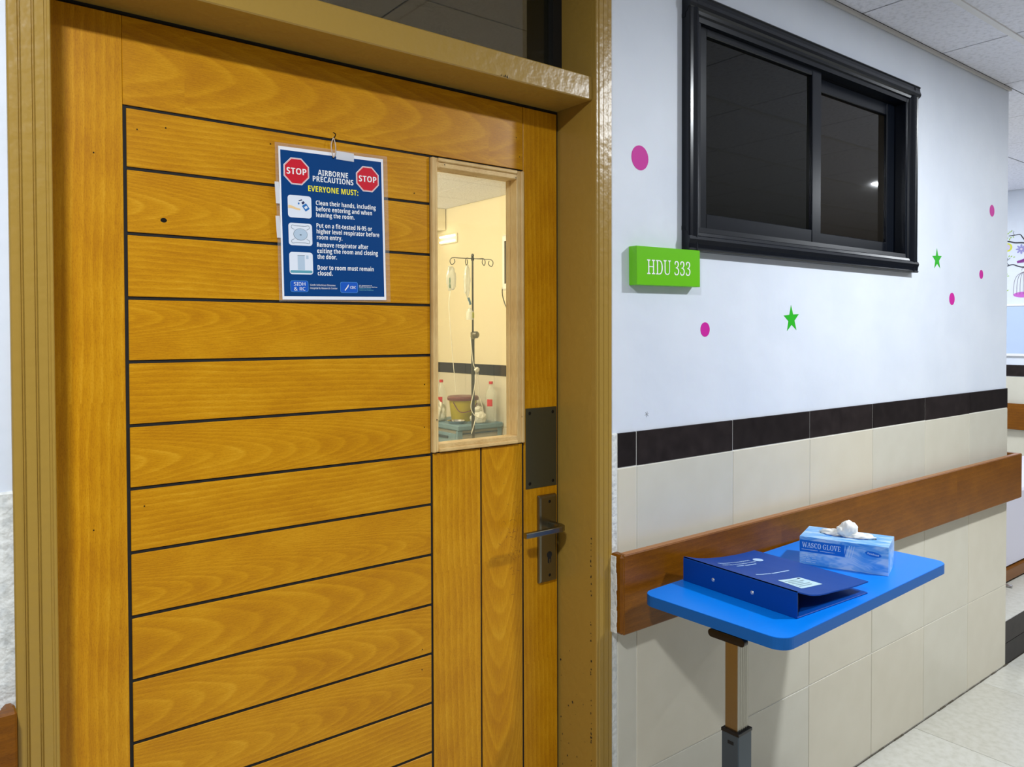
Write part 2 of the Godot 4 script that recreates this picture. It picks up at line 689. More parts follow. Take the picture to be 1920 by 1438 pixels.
	mat("cabinet_dark", rgb(46, 66, 84), 0.45)
	mat("bin_yellow", rgb(176, 160, 8), 0.4)
	mat("bin_lid", rgb(112, 60, 56), 0.35)
	m = mat("bottle_plastic", Color(0.9, 0.93, 0.9, 0.22), 0.08)
	m.transparency = BaseMaterial3D.TRANSPARENCY_ALPHA
	mat("red_plastic", rgb(206, 40, 44), 0.4)
	m = mat("thin_bag", rgb(238, 238, 226), 0.45)
	m.backlight_enabled = true
	m.backlight = Color(0.5, 0.5, 0.46)
	m = mat("drip_plastic", Color(0.95, 0.97, 0.95, 0.45), 0.15)
	m.transparency = BaseMaterial3D.TRANSPARENCY_ALPHA
	mat("drip_line", rgb(240, 238, 226), 0.4)
	mat("drip_print", rgb(70, 130, 96), 0.5)
	mat("vial_label", rgb(176, 180, 80), 0.5)
	mat("device_white", rgb(236, 236, 232), 0.4)
	mat("screen_black", rgb(24, 30, 34), 0.15)
	# beyond the corner
	mat("mural_branch", rgb(38, 40, 52), 0.6)
	mat("mural_leaf", rgb(158, 196, 60), 0.6)
	mat("mural_yellow", rgb(214, 216, 60), 0.6)
	mat("mural_lilac", rgb(150, 146, 204), 0.6)
	mat("mural_pale", rgb(206, 196, 224), 0.6)
	mat("mural_purple", rgb(128, 34, 134), 0.6)
	mat("mural_cage", rgb(92, 70, 88), 0.6)
	mat("mural_floor", rgb(196, 96, 196), 0.6)
	mat("board_blue", rgb(186, 204, 236), 0.2)
	mat("bench_white", rgb(214, 212, 226), 0.4)


# ------------------------------------------------------------------ the building

func struct(called: String, label: String, category: String, at := Vector3.ZERO, turn := 0.0) -> Node3D:
	var o := thing(called, label, category, at, "", "structure")
	o.rotation.y = turn
	return o


func V(x: float, y: float, z: float) -> Vector3:
	return Vector3(x, y, z)


var wall_front: Node3D
var wall_end: Node3D
var wall_right: Node3D


func shell() -> void:
	var top := CEIL + 0.1
	wall_front = struct("wall_front", "white plaster corridor wall with a tiled lower half around the door", "wall")
	var u := -0.005
	var g := -0.0018
	var k := 1.243
	part(wall_front, "plaster", joined([
		[V(LEFT, k, -0.2), V(0.135, top, u)], [V(0.135, 2.5, -0.2), V(1.32, top, u)], [V(1.32, k, -0.2), V(1.7, top, u)],
		[V(1.7, k, -0.2), V(2.88, 1.76, u)], [V(1.7, 2.345, -0.2), V(2.88, top, u)], [V(2.88, k, -0.2), V(3.836, top, u)]]), mats.plaster)
	part(wall_front, "grout_bed", joined([[V(LEFT, 0, -0.2), V(0.135, k, g)], [V(1.32, 0, -0.2), V(3.8365, k, g)]]), mats.grout)
	slab(wall_front, "filler_strip", V(1.34, 0, -0.02), V(1.3745, 1.2445, 0.0006), mats.lime_filler, 0.003)
	slab(wall_front, "filler_strip", V(0.086, 0, -0.02), V(0.122, 1.262, 0.0006), mats.lime_filler, 0.003)
	# thin dark seam that runs down the plaster beside the window
	slab(wall_front, "cornice_angle", V(1.2, CEIL - 0.014, -0.004), V(3.84, CEIL - 0.002, 0.006), mats.cornice, 0.001)
	slab(wall_front, "cornice_angle", V(LEFT, CEIL - 0.014, -0.004), V(1.2, CEIL - 0.002, 0.006), mats.cornice, 0.001)
	# pencilled asterisk above the border tiles
	var st := tool()
	for a in 3:
		var d := Vector3(cos(a * 1.05 + 0.3), sin(a * 1.05 + 0.3), 0) * 0.0075
		add_tube(st, [V(1.487, 1.284, u + 0.0004) - d, V(1.487, 1.284, u + 0.0004) + d * 0.9], 0.0005, 5)
	part(wall_front, "pencil_mark", st.commit(), mats.pencil)

	wall_end = struct("wall_end", "far corridor wall with mural, dark border tiles and wooden rail", "wall", V(6.6, 0, 0), -PI / 2)
	part(wall_end, "plaster", joined([[V(-1.75, 0, -0.15), V(0.0, top, -0.005)]]), mats.plaster)
	wall_right = struct("wall_right", "patient room side wall with dark border tiles behind the iv stand", "wall", V(3.65, 0, 0), -PI / 2)
	part(wall_right, "plaster", joined([[V(-4.95, 0, -0.186), V(-0.2, top, -0.005)]]), mats.room_plaster)
	var w := struct("wall_opposite", "white corridor wall facing the door, behind the camera", "wall")
	part(w, "plaster", joined([[V(LEFT - 0.15, 0, FLOOR_Z), V(RIGHT + 0.15, top, FLOOR_Z + 0.15)]]), mats.tan_plaster)
	w = struct("wall_left", "white wall closing the near end of the corridor", "wall")
	part(w, "plaster", joined([[V(LEFT - 0.15, 0, -0.2), V(LEFT, top, FLOOR_Z)]]), mats.plaster)
	w = struct("wall_far", "white corridor wall continuing past the recess", "wall")
	part(w, "plaster", joined([[V(6.6, 0, -0.2), V(RIGHT, top, 0.0)], [V(RIGHT, 0, -0.2), V(RIGHT + 0.15, top, FLOOR_Z)]]), mats.plaster)
	w = struct("wall_recess", "white wall at the back of the recess past the corner", "wall")
	part(w, "plaster", joined([[V(3.84, 0, -1.75), V(6.6, top, -1.6)]]), mats.plaster)
	w = struct("wall_back", "cream wall at the far end of the patient room", "wall")
	part(w, "plaster", joined([[V(-0.65, 0, -4.95), V(3.65, top, -4.8)], [V(-0.65, 0, -4.8), V(-0.5, top, -0.2)]]), mats.room_plaster)
	slab(w, "ceiling_beam", V(-0.5, 2.39, -4.8), V(3.645, CEIL, -4.27), mats.room_plaster)
	w = struct("wall_inner", "cream room side of the wall around the wooden door", "wall")
	part(w, "plaster", joined([[V(-0.5, 0, -0.215), V(0.12, top, -0.2)], [V(1.34, 0, -0.215), V(3.65, top, -0.2)], [V(0.12, 2.5, -0.215), V(1.34, top, -0.2)]]), mats.room_plaster)


func tile(parent: Node3D, called: String, x0: float, x1: float, y0: float, y1: float, m: Material, lift := 0.0) -> void:
	var j := 0.0016
	slab(parent, called, V(x0 + j, y0 + j, -0.006), V(x1 - j, y1 - j, lift), m, 0.0008)


func tile_field(parent: Node3D, edges: Array, cream: bool) -> void:
	for i in edges.size() - 1:
		var x0: float = edges[i]
		var x1: float = edges[i + 1]
		tile(parent, "border_tile", x0, x1, 1.156 + rng.randf_range(-0.0008, 0.0008), 1.245, mats["dark_tile_%d" % (i % 2)], rng.randf_range(-0.0003, 0.0004))
		if cream:
			for row in [[0.76, 1.156], [0.3655, 0.76], [0.003, 0.3655]]:
				tile(parent, "wall_tile", x0, x1, row[0], row[1], mats["cream_tile_%d" % rng.randi_range(0, 2)], rng.randf_range(-0.0003, 0.0003))


func wall_tiles() -> void:
	var e := [1.3752, 1.444]
	for k in range(1, 7):
		e.append(1.444 + 0.3992 * k)
	e[-1] = 3.841
	tile_field(wall_front, e, true)
	tile_field(wall_front, [-1.114, -0.714, -0.314, 0.085], true)
	var z := []
	for k in 5:
		z.append(-1.6 + 0.4 * k)
	tile_field(wall_end, z, true)
	z = []
	for k in 12:
		z.append(-4.78 + 0.4 * k)
	tile_field(wall_right, z, true)


func floors_and_ceilings() -> void:
	var f := struct("floor", "pale beige stone tile floor of the corridor", "floor")
	part(f, "screed", joined([[V(LEFT - 0.15, -0.12, -4.95), V(RIGHT + 0.15, -0.004, FLOOR_Z + 0.15)]]), mats.floor_grout)
	var j := 0.0012
	var xs := []
	for k in range(-7, 8):
		xs.append(2.964 + 0.61 * k)
	var zs := [0.0, 0.64, 1.25, 1.86, 2.47, 3.08, 3.69, FLOOR_Z]
	part(f, "far_floor", joined([[V(LEFT, -0.012, 0), V(xs[0] - j, 0, FLOOR_Z)], [V(xs[-1] + j, -0.012, 0), V(RIGHT, 0, FLOOR_Z)]]), mats.floor_tile_0)
	for a in xs.size() - 1:
		if xs[a + 1] - xs[a] < 0.02:
			continue
		for b in zs.size() - 1:
			slab(f, "floor_tile", V(xs[a] + j, -0.012, zs[b] + j), V(xs[a + 1] - j, 0.0, zs[b + 1] - j), mats["floor_tile_%d" % ((a + b) % 2)], 0.0006)
	for a in range(0, 7):
		for b in range(0, 8):
			slab(f, "floor_tile", V(-0.5 + 0.6 * a + j, -0.012, -4.8 + 0.575 * b + j), V(minf(-0.5 + 0.6 * (a + 1), 3.65) - j, 0.0, -4.8 + 0.575 * (b + 1) - j), mats.floor_tile_0)
	# crumbled dark sealant along the foot of the wall
	var st := tool()
	var x := 1.38
	while x < 3.84:
		var l := rng.randf_range(0.012, 0.05)
		add_cbox(st, V(l, rng.randf_range(0.0005, 0.005), rng.randf_range(0.001, 0.005)), 0.0, V(x + l / 2, 0.001, 0.001))
		x += l
	var grime := part(f, "sealant_crumbs", st.commit(), mats.grime)
	grime.set_meta("kind", "stuff")

	var c := struct("ceiling", "suspended ceiling of pale mineral tiles in a thin white grid", "ceiling")
	part(c, "ceiling_void", joined([[V(LEFT - 0.15, CEIL + 0.006, -4.95), V(RIGHT + 0.15, CEIL + 0.12, FLOOR_Z + 0.15)]]), mats.grid_gap)
	xs = []
	for k in range(-7, 13):
		xs.append(3.157 + 0.608 * k)
	zs = [0.0, 0.245, 0.853, 1.461, 2.069, 2.677, 3.285, 3.893, FLOOR_Z]
	part(c, "far_ceiling", joined([[V(LEFT, CEIL + 0.001, 0), V(xs[0] - j, CEIL + 0.005, FLOOR_Z)], [V(xs[-1] + j, CEIL + 0.001, 0), V(RIGHT, CEIL + 0.005, FLOOR_Z)]]), mats.ceiling_tile)
	var q := 0.0034
	for a in xs.size() - 1:
		if xs[a + 1] - xs[a] < 0.02:
			continue
		for b in zs.size() - 1:
			slab(c, "ceiling_tile", V(xs[a] + q, CEIL + 0.001, zs[b] + q), V(xs[a + 1] - q, CEIL + 0.005, zs[b + 1] - q), mats.ceiling_tile, 0.001)
	for b in range(1, 8):
		slab(c, "grid_tee", V(LEFT, CEIL - 0.004, zs[b] - 0.012), V(RIGHT, CEIL + 0.004, zs[b] + 0.012), mats.grid_white, 0.001)
	# recess past the corner
	for a in range(8, 13):
		for b in 3:
			slab(c, "ceiling_tile", V(maxf(xs[a], 3.838) + q, CEIL + 0.001, -1.6 + 0.534 * b + q), V(minf(xs[a + 1], 6.6) - q, CEIL + 0.005, -1.6 + 0.534 * (b + 1) - q), mats.ceiling_tile, 0.001)
	# patient room
	var rx := [-0.5, 0.013, 0.645, 1.277, 1.909, 2.541, 3.173, 3.65]
	var rz := [-4.27]
	for k in range(5, -1, -1):
		rz.append(-0.806 - 0.5965 * k)
	rz.append(-0.215)
	for a in rx.size() - 1:
		for b in rz.size() - 1:
			slab(c, "ceiling_tile", V(rx[a] + q, CEIL + 0.001, rz[b] + q), V(rx[a + 1] - q, CEIL + 0.005, rz[b + 1] - q), mats.ceiling_tile, 0.001)


# upright moulding cut from a profile (x, z)
func upright(profile: Array, y0: float, y1: float) -> ArrayMesh:
	var poly := PackedVector2Array()
	for p in profile:
		poly.append(Vector2(p[0], -p[1]))
	var st := tool()
	add_prism(st, poly, y0, y1, false, Transform3D(Basis(V(1, 0, 0), V(0, 0, -1), V(0, 1, 0)), Vector3.ZERO))
	return st.commit()


func door_frame() -> void:
	var f := struct("trim_1", "tan painted door frame with grooved casing, crossbar and transom light", "door frame")
	var ca := [[0.0, -0.006], [0.0, 0.006], [0.002, 0.008], [0.0135, 0.008], [0.015, 0.0055], [0.0165, 0.0055], [0.018, 0.0115], [0.0315, 0.0115], [0.033, 0.009], [0.0345, 0.009], [0.036, 0.014], [0.048, 0.014], [0.0495, 0.0115], [0.0525, 0.0115], [0.053, 0.0125], [0.0565, 0.0125], [0.058, 0.010], [0.058, -0.03], [0.02, -0.03], [0.02, -0.006]]
	# the inner bead of the casing is the edge of the jamb
	var right := ca.map(func(p): return [1.3485 - p[0], p[1]])
	part(f, "casing", upright(right, 0.0, 2.54), mats.frame_paint)
	var left := ca.map(func(p): return [0.1125 + p[0] * 0.95, p[1]])
	part(f, "casing", upright(left, 0.0, 2.54), mats.frame_paint)
	slab(f, "casing_head", V(0.13, 2.48, -0.03), V(1.33, 2.545, 0.012), mats.frame_paint, 0.003)
	slab(f, "jamb", V(1.2902, 0, -0.215), V(1.335, 2.5, -0.003), mats.frame_paint)
	slab(f, "jamb", V(0.125, 0, -0.215), V(0.1665, 2.5, -0.003), mats.frame_paint)
	slab(f, "crossbar", V(0.1667, 2.05, -0.21), V(1.29, 2.106, 0.0), mats.frame_paint, 0.0022)
	slab(f, "door_stop", V(1.265, 0, -0.21), V(1.29, 2.05, -0.171), mats.frame_paint)
	slab(f, "door_stop", V(0.1667, 0, -0.21), V(0.19, 2.05, -0.171), mats.frame_paint)
	slab(f, "door_stop", V(0.19, 2.02, -0.21), V(1.265, 2.05, -0.171), mats.frame_paint)
	slab(f, "threshold", V(0.1667, -0.006, -0.214), V(1.29, 0.002, -0.0005), mats.floor_tile_1, 0.0008)
	slab(f, "gap_seal", V(1.2844, 0.008, -0.168), V(1.2904, 2.05, -0.1275), mats.groove_black)
	slab(f, "gap_seal", V(0.1667, 2.0425, -0.168), V(1.2844, 2.0505, -0.1275), mats.groove_black)
	# transom light
	slab(f, "transom_pane", V(0.18, 2.106, -0.132), V(1.276, 2.5, -0.128), mats.smoked_pane)
	slab(f, "transom_bead", V(1.262, 2.106, -0.214), V(1.29, 2.5, -0.11), mats.window_gasket)
	slab(f, "transom_bead", V(0.167, 2.106, -0.15), V(0.19, 2.5, -0.11), mats.window_gasket)
	# where paint has flaked from the jamb and the crossbar
	var st := tool()
	var chip := func(at: Vector3, ax: Vector3, ay: Vector3, size: float) -> void:
		var pts := []
		var n := rng.randi_range(5, 8)
		for i in n:
			var r := size * rng.randf_range(0.5, 1.0)
			pts.append(at + ax * cos(TAU * i / n) * r + ay * sin(TAU * i / n) * r * rng.randf_range(0.8, 1.9))
		face(st, pts, ax.cross(ay))
	for i in 26:
		var y := 0.68 - pow(rng.randf(), 0.8) * 0.5
		chip.call(V(1.2899, y, -0.118 + pow(rng.randf(), 2.2) * 0.06), V(0, 0, 1), V(0, 1, 0), rng.randf_range(0.0012, 0.0042))
	for i in 14:
		chip.call(V(1.2899, rng.randf_range(0.3, 0.7), rng.randf_range(-0.11, -0.02)), V(0, 0, 1), V(0, 1, 0), rng.randf_range(0.0008, 0.0022))
	for i in 46:
		var y := 0.3 + rng.randf() * 0.72
		chip.call(V(1.2899, y, -0.006 + rng.randf_range(-0.0015, 0.0015)), V(0, 0, 1), V(0, 1, 0), rng.randf_range(0.001, 0.003))
	for i in 9:
		chip.call(V(0.99 + rng.randf() * 0.06, 2.0525 + rng.randf() * 0.003, 0.0003), V(1, 0, 0), V(0, 1, 0), rng.randf_range(0.0008, 0.0024))
	var flakes := part(f, "paint_chips", st.commit(), mats.paint_chip)
	flakes.set_meta("kind", "stuff")


func door() -> void:
	var d := struct("door_1", "beech plank door with narrow glazed panel and steel push plate", "door")
	var zb := -0.1264
	part(d, "core", joined([[V(0.17, 0.008, -0.168), V(0.9115, 2.043, zb)], [V(1.1735, 0.008, -0.168), V(1.2845, 2.043, zb)], [V(0.9115, 0.008, -0.168), V(1.1735, 1.2265, zb)], [V(0.9115, 1.8845, -0.168), V(1.1735, 2.043, zb)]]), mats.groove_black)
	var bev := 0.0007
	slab(d, "stile", V(0.1705, 0.01, zb), V(0.2902, 2.042, DZ), mats.beech_stile, bev, 1, V2(1, 1), V2(2.9, 1))
	slab(d, "stile", V(1.1762, 0.01, zb), V(1.2842, 2.042, DZ), mats.beech_stile, bev, 1, V2(-1, 1), V2(2.9, 1))
	slab(d, "top_rail", V(0.2906, 1.8897, zb), V(1.1748, 2.042, DZ), mats.beech_4, bev, 0, V2(1, 1), V2(1.3, 1.2))
	var ys := [1.8873, 1.7808, 1.6679, 1.5558, 1.4445, 1.333, 1.2223, 1.1104, 0.9972, 0.8848, 0.7743]
	while ys[-1] > 0.1:
		ys.append(maxf(ys[-1] - 0.1118, 0.01))
	var looks := [3, 0, 3, 2, 3, 0, 3, 2, 4, 1, 0, 3, 1, 2, 3, 0, 1]
	var flips := [V2(1, 1), V2(1, 1), V2(-1, 1), V2(1, -1), V2(1, -1), V2(1, 1), V2(-1, -1), V2(1, 1), V2(1, 1), V2(1, -1), V2(1, 1)]
	for i in ys.size() - 1:
		slab(d, "plank", V(0.2962, ys[i + 1] + 0.0029, zb), V(0.9092, ys[i] - 0.0029, DZ + rng.randf_range(-0.0004, 0.0002)), mats["beech_%d" % looks[i % looks.size()]], bev, 0, flips[i % flips.size()])
	slab(d, "board", V(0.9152, 0.01, zb), V(1.0454, 1.2236, DZ), mats.beech_stile, bev, 1, V2(1, -1), V2(1.8, 1))
	slab(d, "board", V(1.0500, 0.01, zb), V(1.1708, 1.2236, DZ), mats.beech_1, bev, 1, V2(1, 1), V2(1.8, 1))
	# nail heads in the planks
	for p in [[0.313, 1.85], [0.36, 1.86], [0.87, 1.80], [0.318, 1.19], [0.894, 1.38], [0.893, 1.285], [0.885, 0.79], [0.884, 0.745], [0.33, 0.71], [0.325, 0.675], [0.238, 1.16], [0.245, 1.80], [1.155, 1.965], [1.165, 1.92], [0.55, 1.86]]:
		part(d, "nail_head", lathe([Vector2(0.0, 0.0006), Vector2(0.0013, 0.0006), Vector2(0.0013, 0.0)], 8), mats.screw_dark, V(p[0], p[1], DZ), V(PI / 2, 0, 0))
	part(d, "knot", prism(ngon(10, 0.0055, 0.0042), 0.0, 0.0003), mats.screw_dark, V(0.355, 1.6956, DZ))
	var sc := tool()
	for i in 60:
		var r := absf(rng.randfn(0.0, 0.5))
		var p := V(1.168 - r * 0.06, 1.0 + rng.randfn(0.0, 0.06), DZ + 0.00015 + i * 0.000002)
		var a := rng.randf_range(-1.2, 1.6)
		var l := rng.randf_range(0.003, 0.012)
		var dv := V(cos(a), sin(a), 0) * l
		var nv := V(-sin(a), cos(a), 0) * rng.randf_range(0.0002, 0.0005)
		if p.x + absf(dv.x) < 1.1705:
			face(sc, [p - nv, p + nv, p + dv + nv, p + dv - nv], V(0, 0, 1))
	var scuffs := part(d, "scuff_marks", sc.commit(), mats.scuff)
	scuffs.set_meta("kind", "stuff")
	# glazed panel: pine beads and pane
	var x0 := 0.9115
	var x1 := 1.1735
	var y0 := 1.2265
	var y1 := 1.8845
	for s in [[V(x0, y0, 0), V(x0 + 0.0165, y1, 0), 1], [V(x1 - 0.0205, y0, 0), V(x1, y1, 0), 1], [V(x0 + 0.0165, y0, 0), V(x1 - 0.0205, y0 + 0.0185, 0), 0], [V(x0 + 0.0165, y1 - 0.0205, 0), V(x1 - 0.0205, y1, 0), 0]]:
		var lo: Vector3 = s[0]
		var hi: Vector3 = s[1]
		var b := slab(d, "glazing_bead", lo + V(0, 0, -0.1455), hi + V(0, 0, -0.1192), mats.pine, 0.0012, s[2], V2(1, 1), V2(1, 1))
		# raised outer lip on each bead
		var mid := (lo + hi) / 2.0
		var wide := 0.0085
		var rlo := lo
		var rhi := hi
		if s[2] == 1:
			if mid.x < 1.04:
				rhi.x = lo.x + wide
			else:
				rlo.x = hi.x - wide
		else:
			if mid.y < 1.5:
				rhi.y = lo.y + wide
			else:
				rlo.y = hi.y - wide
		part(b, "lip", cbox(rhi - rlo + V(0, 0, 0.006), 0.0018, s[2]), mats.pine, (rlo + rhi) / 2.0 - mid + V(0, 0, 0.0146))
	slab(d, "glazing_bead", V(x1 - 0.0205, y0, -0.164), V(x1, y1, -0.159), mats.pine, 0.001, 1)
	slab(d, "glazing_bead", V(x0, y0, -0.164), V(x0 + 0.016, y1, -0.159), mats.pine, 0.001, 1)
	slab(d, "glazing_bead", V(x0 + 0.016, y0, -0.164), V(x1 - 0.0205, y0 + 0.016, -0.159), mats.pine, 0.001, 0)
	slab(d, "glazing_bead", V(x0 + 0.016, y1 - 0.02, -0.164), V(x1 - 0.0205, y1, -0.159), mats.pine, 0.001, 0)
	slab(d, "liner", V(x1 - 0.021, y0, -0.159), V(x1, y1, -0.1455), mats.pine, 0.0, 1)
	slab(d, "liner", V(x0, y0, -0.159), V(x0 + 0.0155, y1, -0.1455), mats.pine, 0.0, 1)
	slab(d, "liner", V(x0 + 0.0155, y0, -0.159), V(x1 - 0.021, y0 + 0.017, -0.1455), mats.pine, 0.0, 0)
	slab(d, "liner", V(x0 + 0.0155, y1 - 0.0198, -0.159), V(x1 - 0.021, y1, -0.1455), mats.pine, 0.0, 0)
	slab(d, "pane", V(x0 + 0.016, y0 + 0.0175, -0.1555), V(x1 - 0.0215, y1 - 0.0203, -0.1515), mats.clear_pane)
	for p in [[0.945, 1.871], [1.148, 1.8665], [1.1655, 1.29], [0.9215, 1.30]]:
		part(d, "nail_head", lathe([Vector2(0.0, 0.0006), Vector2(0.0014, 0.0006), Vector2(0.0014, 0.0)], 8), mats.screw_dark, V(p[0], p[1], -0.1165), V(PI / 2, 0, 0))
	# push plate
	var pp := slab(d, "push_plate", V(1.1812, 1.1092, DZ), V(1.2815, 1.3082, DZ + 0.0016), mats.steel_plate, 0.0006)
	for sx in [-1, 1]:
		for sy in [-1, 1]:
			part(pp, "screw", lathe([Vector2(0.0, 0.0012), Vector2(0.003, 0.0009), Vector2(0.0044, 0.0)], 14), mats.screw_dark, V(sx * 0.0375, sy * 0.087, 0.0008), V(PI / 2, 0, 0))
	# lever handle on its long plate
	var hz := DZ + 0.009
	var hp := part(d, "handle_plate", bevel_plate(0.059, 0.2195, 0.009, 0.007), mats.satin_nickel, V(1.2475, 0.9797, DZ))
	part(hp, "screw", lathe([Vector2(0.0, 0.001), Vector2(0.0032, 0.0008), Vector2(0.0042, 0.0)], 14), mats.screw_dark, V(0.004, 0.0925, 0.009), V(PI / 2, 0, 0))
	part(hp, "screw", lathe([Vector2(0.0, 0.001), Vector2(0.0032, 0.0008), Vector2(0.0042, 0.0)], 14), mats.screw_dark, V(0.004, -0.0925, 0.009), V(PI / 2, 0, 0))
	var key := PackedVector2Array()
	for i in 13:
		var a := -0.9 + (PI + 1.8) * i / 12.0
		key.append(Vector2(cos(a) * 0.0085, sin(a) * 0.0085 + 0.006))
	key.append(Vector2(-0.005, -0.014))
	key.append(Vector2(0.0, -0.0165))
	key.append(Vector2(0.005, -0.014))
	part(hp, "lock_cylinder", prism(key, 0.0, 0.0005), mats.groove_black, V(0.003, -0.047, 0.009))
	slab(hp, "key_slot", V(0.0018, -0.066, 0.0093), V(0.0044, -0.052, 0.0101), mats.satin_nickel)
	var lv := lever_mesh()
	part(d, "lever", lv, mats.satin_nickel, V(1.2475, 1.0135, hz))


func V2(x: float, y: float) -> Vector2:
	return Vector2(x, y)


# plate with wide sloping edges, back on z = 0
func bevel_plate(w: float, h: float, t: float, b: float) -> ArrayMesh:
	var st := tool()
	var r0 := round_rect(w, h, 0.003, 3)
	var r1 := round_rect(w - b * 0.5, h - b * 0.5, 0.003, 3)
	var r2 := round_rect(w - b * 2.0, h - b * 2.0, 0.002, 3)
	var rings := [[r0, 0.0], [r0, t * 0.35], [r1, t * 0.8], [r2, t]]
	for i in 3:
		var a: PackedVector2Array = rings[i][0]
		var c: PackedVector2Array = rings[i + 1][0]
		for k in a.size():
			var n := (k + 1) % a.size()
			var p := [V(a[k].x, a[k].y, rings[i][1]), V(a[n].x, a[n].y, rings[i][1]), V(c[n].x, c[n].y, rings[i + 1][1]), V(c[k].x, c[k].y, rings[i + 1][1])]
			var nn: Vector3 = (p[1] - p[0]).cross(p[3] - p[0])
			if nn.length() < 1e-12:
				nn = (p[2] - p[1]).cross(p[3] - p[1])
			if nn.dot(V(p[0].x, p[0].y, 0.001)) < 0:
				nn = -nn
			face(st, p, nn.normalized())
	var ids := Geometry2D.triangulate_polygon(r2)
	for i in range(0, ids.size(), 3):
		face(st, [V(r2[ids[i]].x, r2[ids[i]].y, t), V(r2[ids[i + 1]].x, r2[ids[i + 1]].y, t), V(r2[ids[i + 2]].x, r2[ids[i + 2]].y, t)], V(0, 0, 1))
	return st.commit()


# neck out from the plate, rounded elbow, flat grip running to -x
func lever_mesh() -> ArrayMesh:
	var st := tool()
	var path := [V(0.008, 0, 0.0), V(0.008, 0, 0.022), V(0.0085, 0, 0.034), V(0.006, 0, 0.0425), V(-0.002, 0, 0.047), V(-0.012, 0, 0.048), V(-0.05, 0, 0.048), V(-0.09, 0, 0.0475), V(-0.112, 0, 0.0465)]
	var half := [[0.008, 0.008], [0.008, 0.008], [0.008, 0.008], [0.0078, 0.0078], [0.0075, 0.0072], [0.0072, 0.0066], [0.0068, 0.006], [0.0068, 0.006], [0.0068, 0.0058]]
	var rings := []
	for i in path.size():
		var d: Vector3 = (path[mini(i + 1, path.size() - 1)] - path[maxi(i - 1, 0)]).normalized()
		var side := d.cross(Vector3.UP).normalized()
		var ring := []
		for p in round_rect(half[i][0] * 2, half[i][1] * 2, 0.0022, 2):
			ring.append(path[i] + side * p.y + Vector3.UP * p.x)
		rings.append(ring)
	for i in rings.size() - 1:
		var n: int = rings[i].size()
		var c0: Vector3 = path[i]
		for k in n:
			var q := [rings[i][k], rings[i][(k + 1) % n], rings[i + 1][(k + 1) % n], rings[i + 1][k]]
			var nn: Vector3 = (q[1] - q[0]).cross(q[3] - q[0]).normalized()
			if nn.dot((q[0] + q[1]) / 2 - c0) < 0:
				nn = -nn
			face(st, q, nn)
	face(st, rings[-1], (path[-1] - path[-2]).normalized())
	return st.commit()


func window() -> void:
	var w := struct("window_1", "black aluminium sliding window with two dark panes", "window")
	# outer casing: stepped profile, laid along each side
	var prof := PackedVector2Array([Vector2(0, -0.005), Vector2(0, 0.018), Vector2(0.004, 0.021), Vector2(0.008, 0.018), Vector2(0.018, 0.019), Vector2(0.030, 0.023), Vector2(0.038, 0.020), Vector2(0.042, 0.014), Vector2(0.050, 0.012), Vector2(0.053, 0.006), Vector2(0.066, 0.005), Vector2(0.066, -0.09), Vector2(0.055, -0.09), Vector2(0.055, -0.005)])
	var run := func(origin: Vector3, along: Vector3, inward: Vector3, length: float, called: String) -> void:
		var st := tool()
		var b := Basis(inward, V(0, 0, 1), along)
		add_prism(st, prof, 0.0, length, false, Transform3D(b, origin))
		part(w, called, st.commit(), mats.window_frame)
	var x0 := 1.6235
	var x1 := 2.924
	var y0 := 1.7135
	var y1 := 2.391
	run.call(V(x0, y0, 0), V(0, 1, 0), V(1, 0, 0), y1 - y0, "casing_side")
	run.call(V(x1, y0, 0), V(0, 1, 0), V(-1, 0, 0), y1 - y0, "casing_side")
	run.call(V(x0 - 0.001, y0 - 0.001, 0.0015), V(1, 0, 0), V(0, 1, 0), x1 - x0 + 0.005, "casing_foot")
	run.call(V(x0 - 0.001, y1 + 0.004, 0.002), V(1, 0, 0), V(0, -1, 0), x1 - x0 + 0.012, "casing_head")
	var fx0 := x0 + 0.066
	var fx1 := x1 - 0.066
	var fy0 := y0 + 0.052
	var fy1 := y1 - 0.055
	# front sash on the left, rear sash on the right, each stiles, rails and pane
	var sash := func(a: float, c: float, z: float, pane: Material, sl: float, sr: float, foot: float, head: float) -> void:
		var m: Material = mats.window_frame
		slab(w, "sash_stile", V(a, fy0, z - 0.022), V(a + sl, fy1, z), m, 0.002)
		slab(w, "sash_stile", V(c - sr, fy0, z - 0.022), V(c, fy1, z), m, 0.002)
		slab(w, "sash_rail", V(a + sl, fy0, z - 0.022), V(c - sr, fy0 + foot, z - 0.001), m, 0.002)
		slab(w, "sash_rail", V(a + sl, fy1 - head, z - 0.022), V(c - sr, fy1, z - 0.001), m, 0.002)
		slab(w, "pane", V(a + sl - 0.004, fy0 + foot - 0.004, z - 0.016), V(c - sr + 0.004, fy1 - head + 0.004, z - 0.011), pane)
	sash.call(fx0 + 0.002, 2.311, -0.006, mats.dark_pane, 0.038, 0.052, 0.055, 0.028)
	sash.call(2.268, fx1 - 0.004, -0.034, mats.brown_pane, 0.04, 0.055, 0.055, 0.055)
	slab(w, "track_divider", V(fx0, fy0 - 0.004, -0.034), V(fx1, fy0 + 0.008, -0.029), mats.window_frame)
	slab(w, "track_divider", V(fx0, fy1 - 0.012, -0.034), V(fx1, fy1 + 0.004, -0.029), mats.window_frame)
	slab(w, "blackout_film", V(fx0 - 0.01, fy0 - 0.01, -0.10), V(fx1 + 0.01, fy1 + 0.01, -0.075), mats.window_gasket)


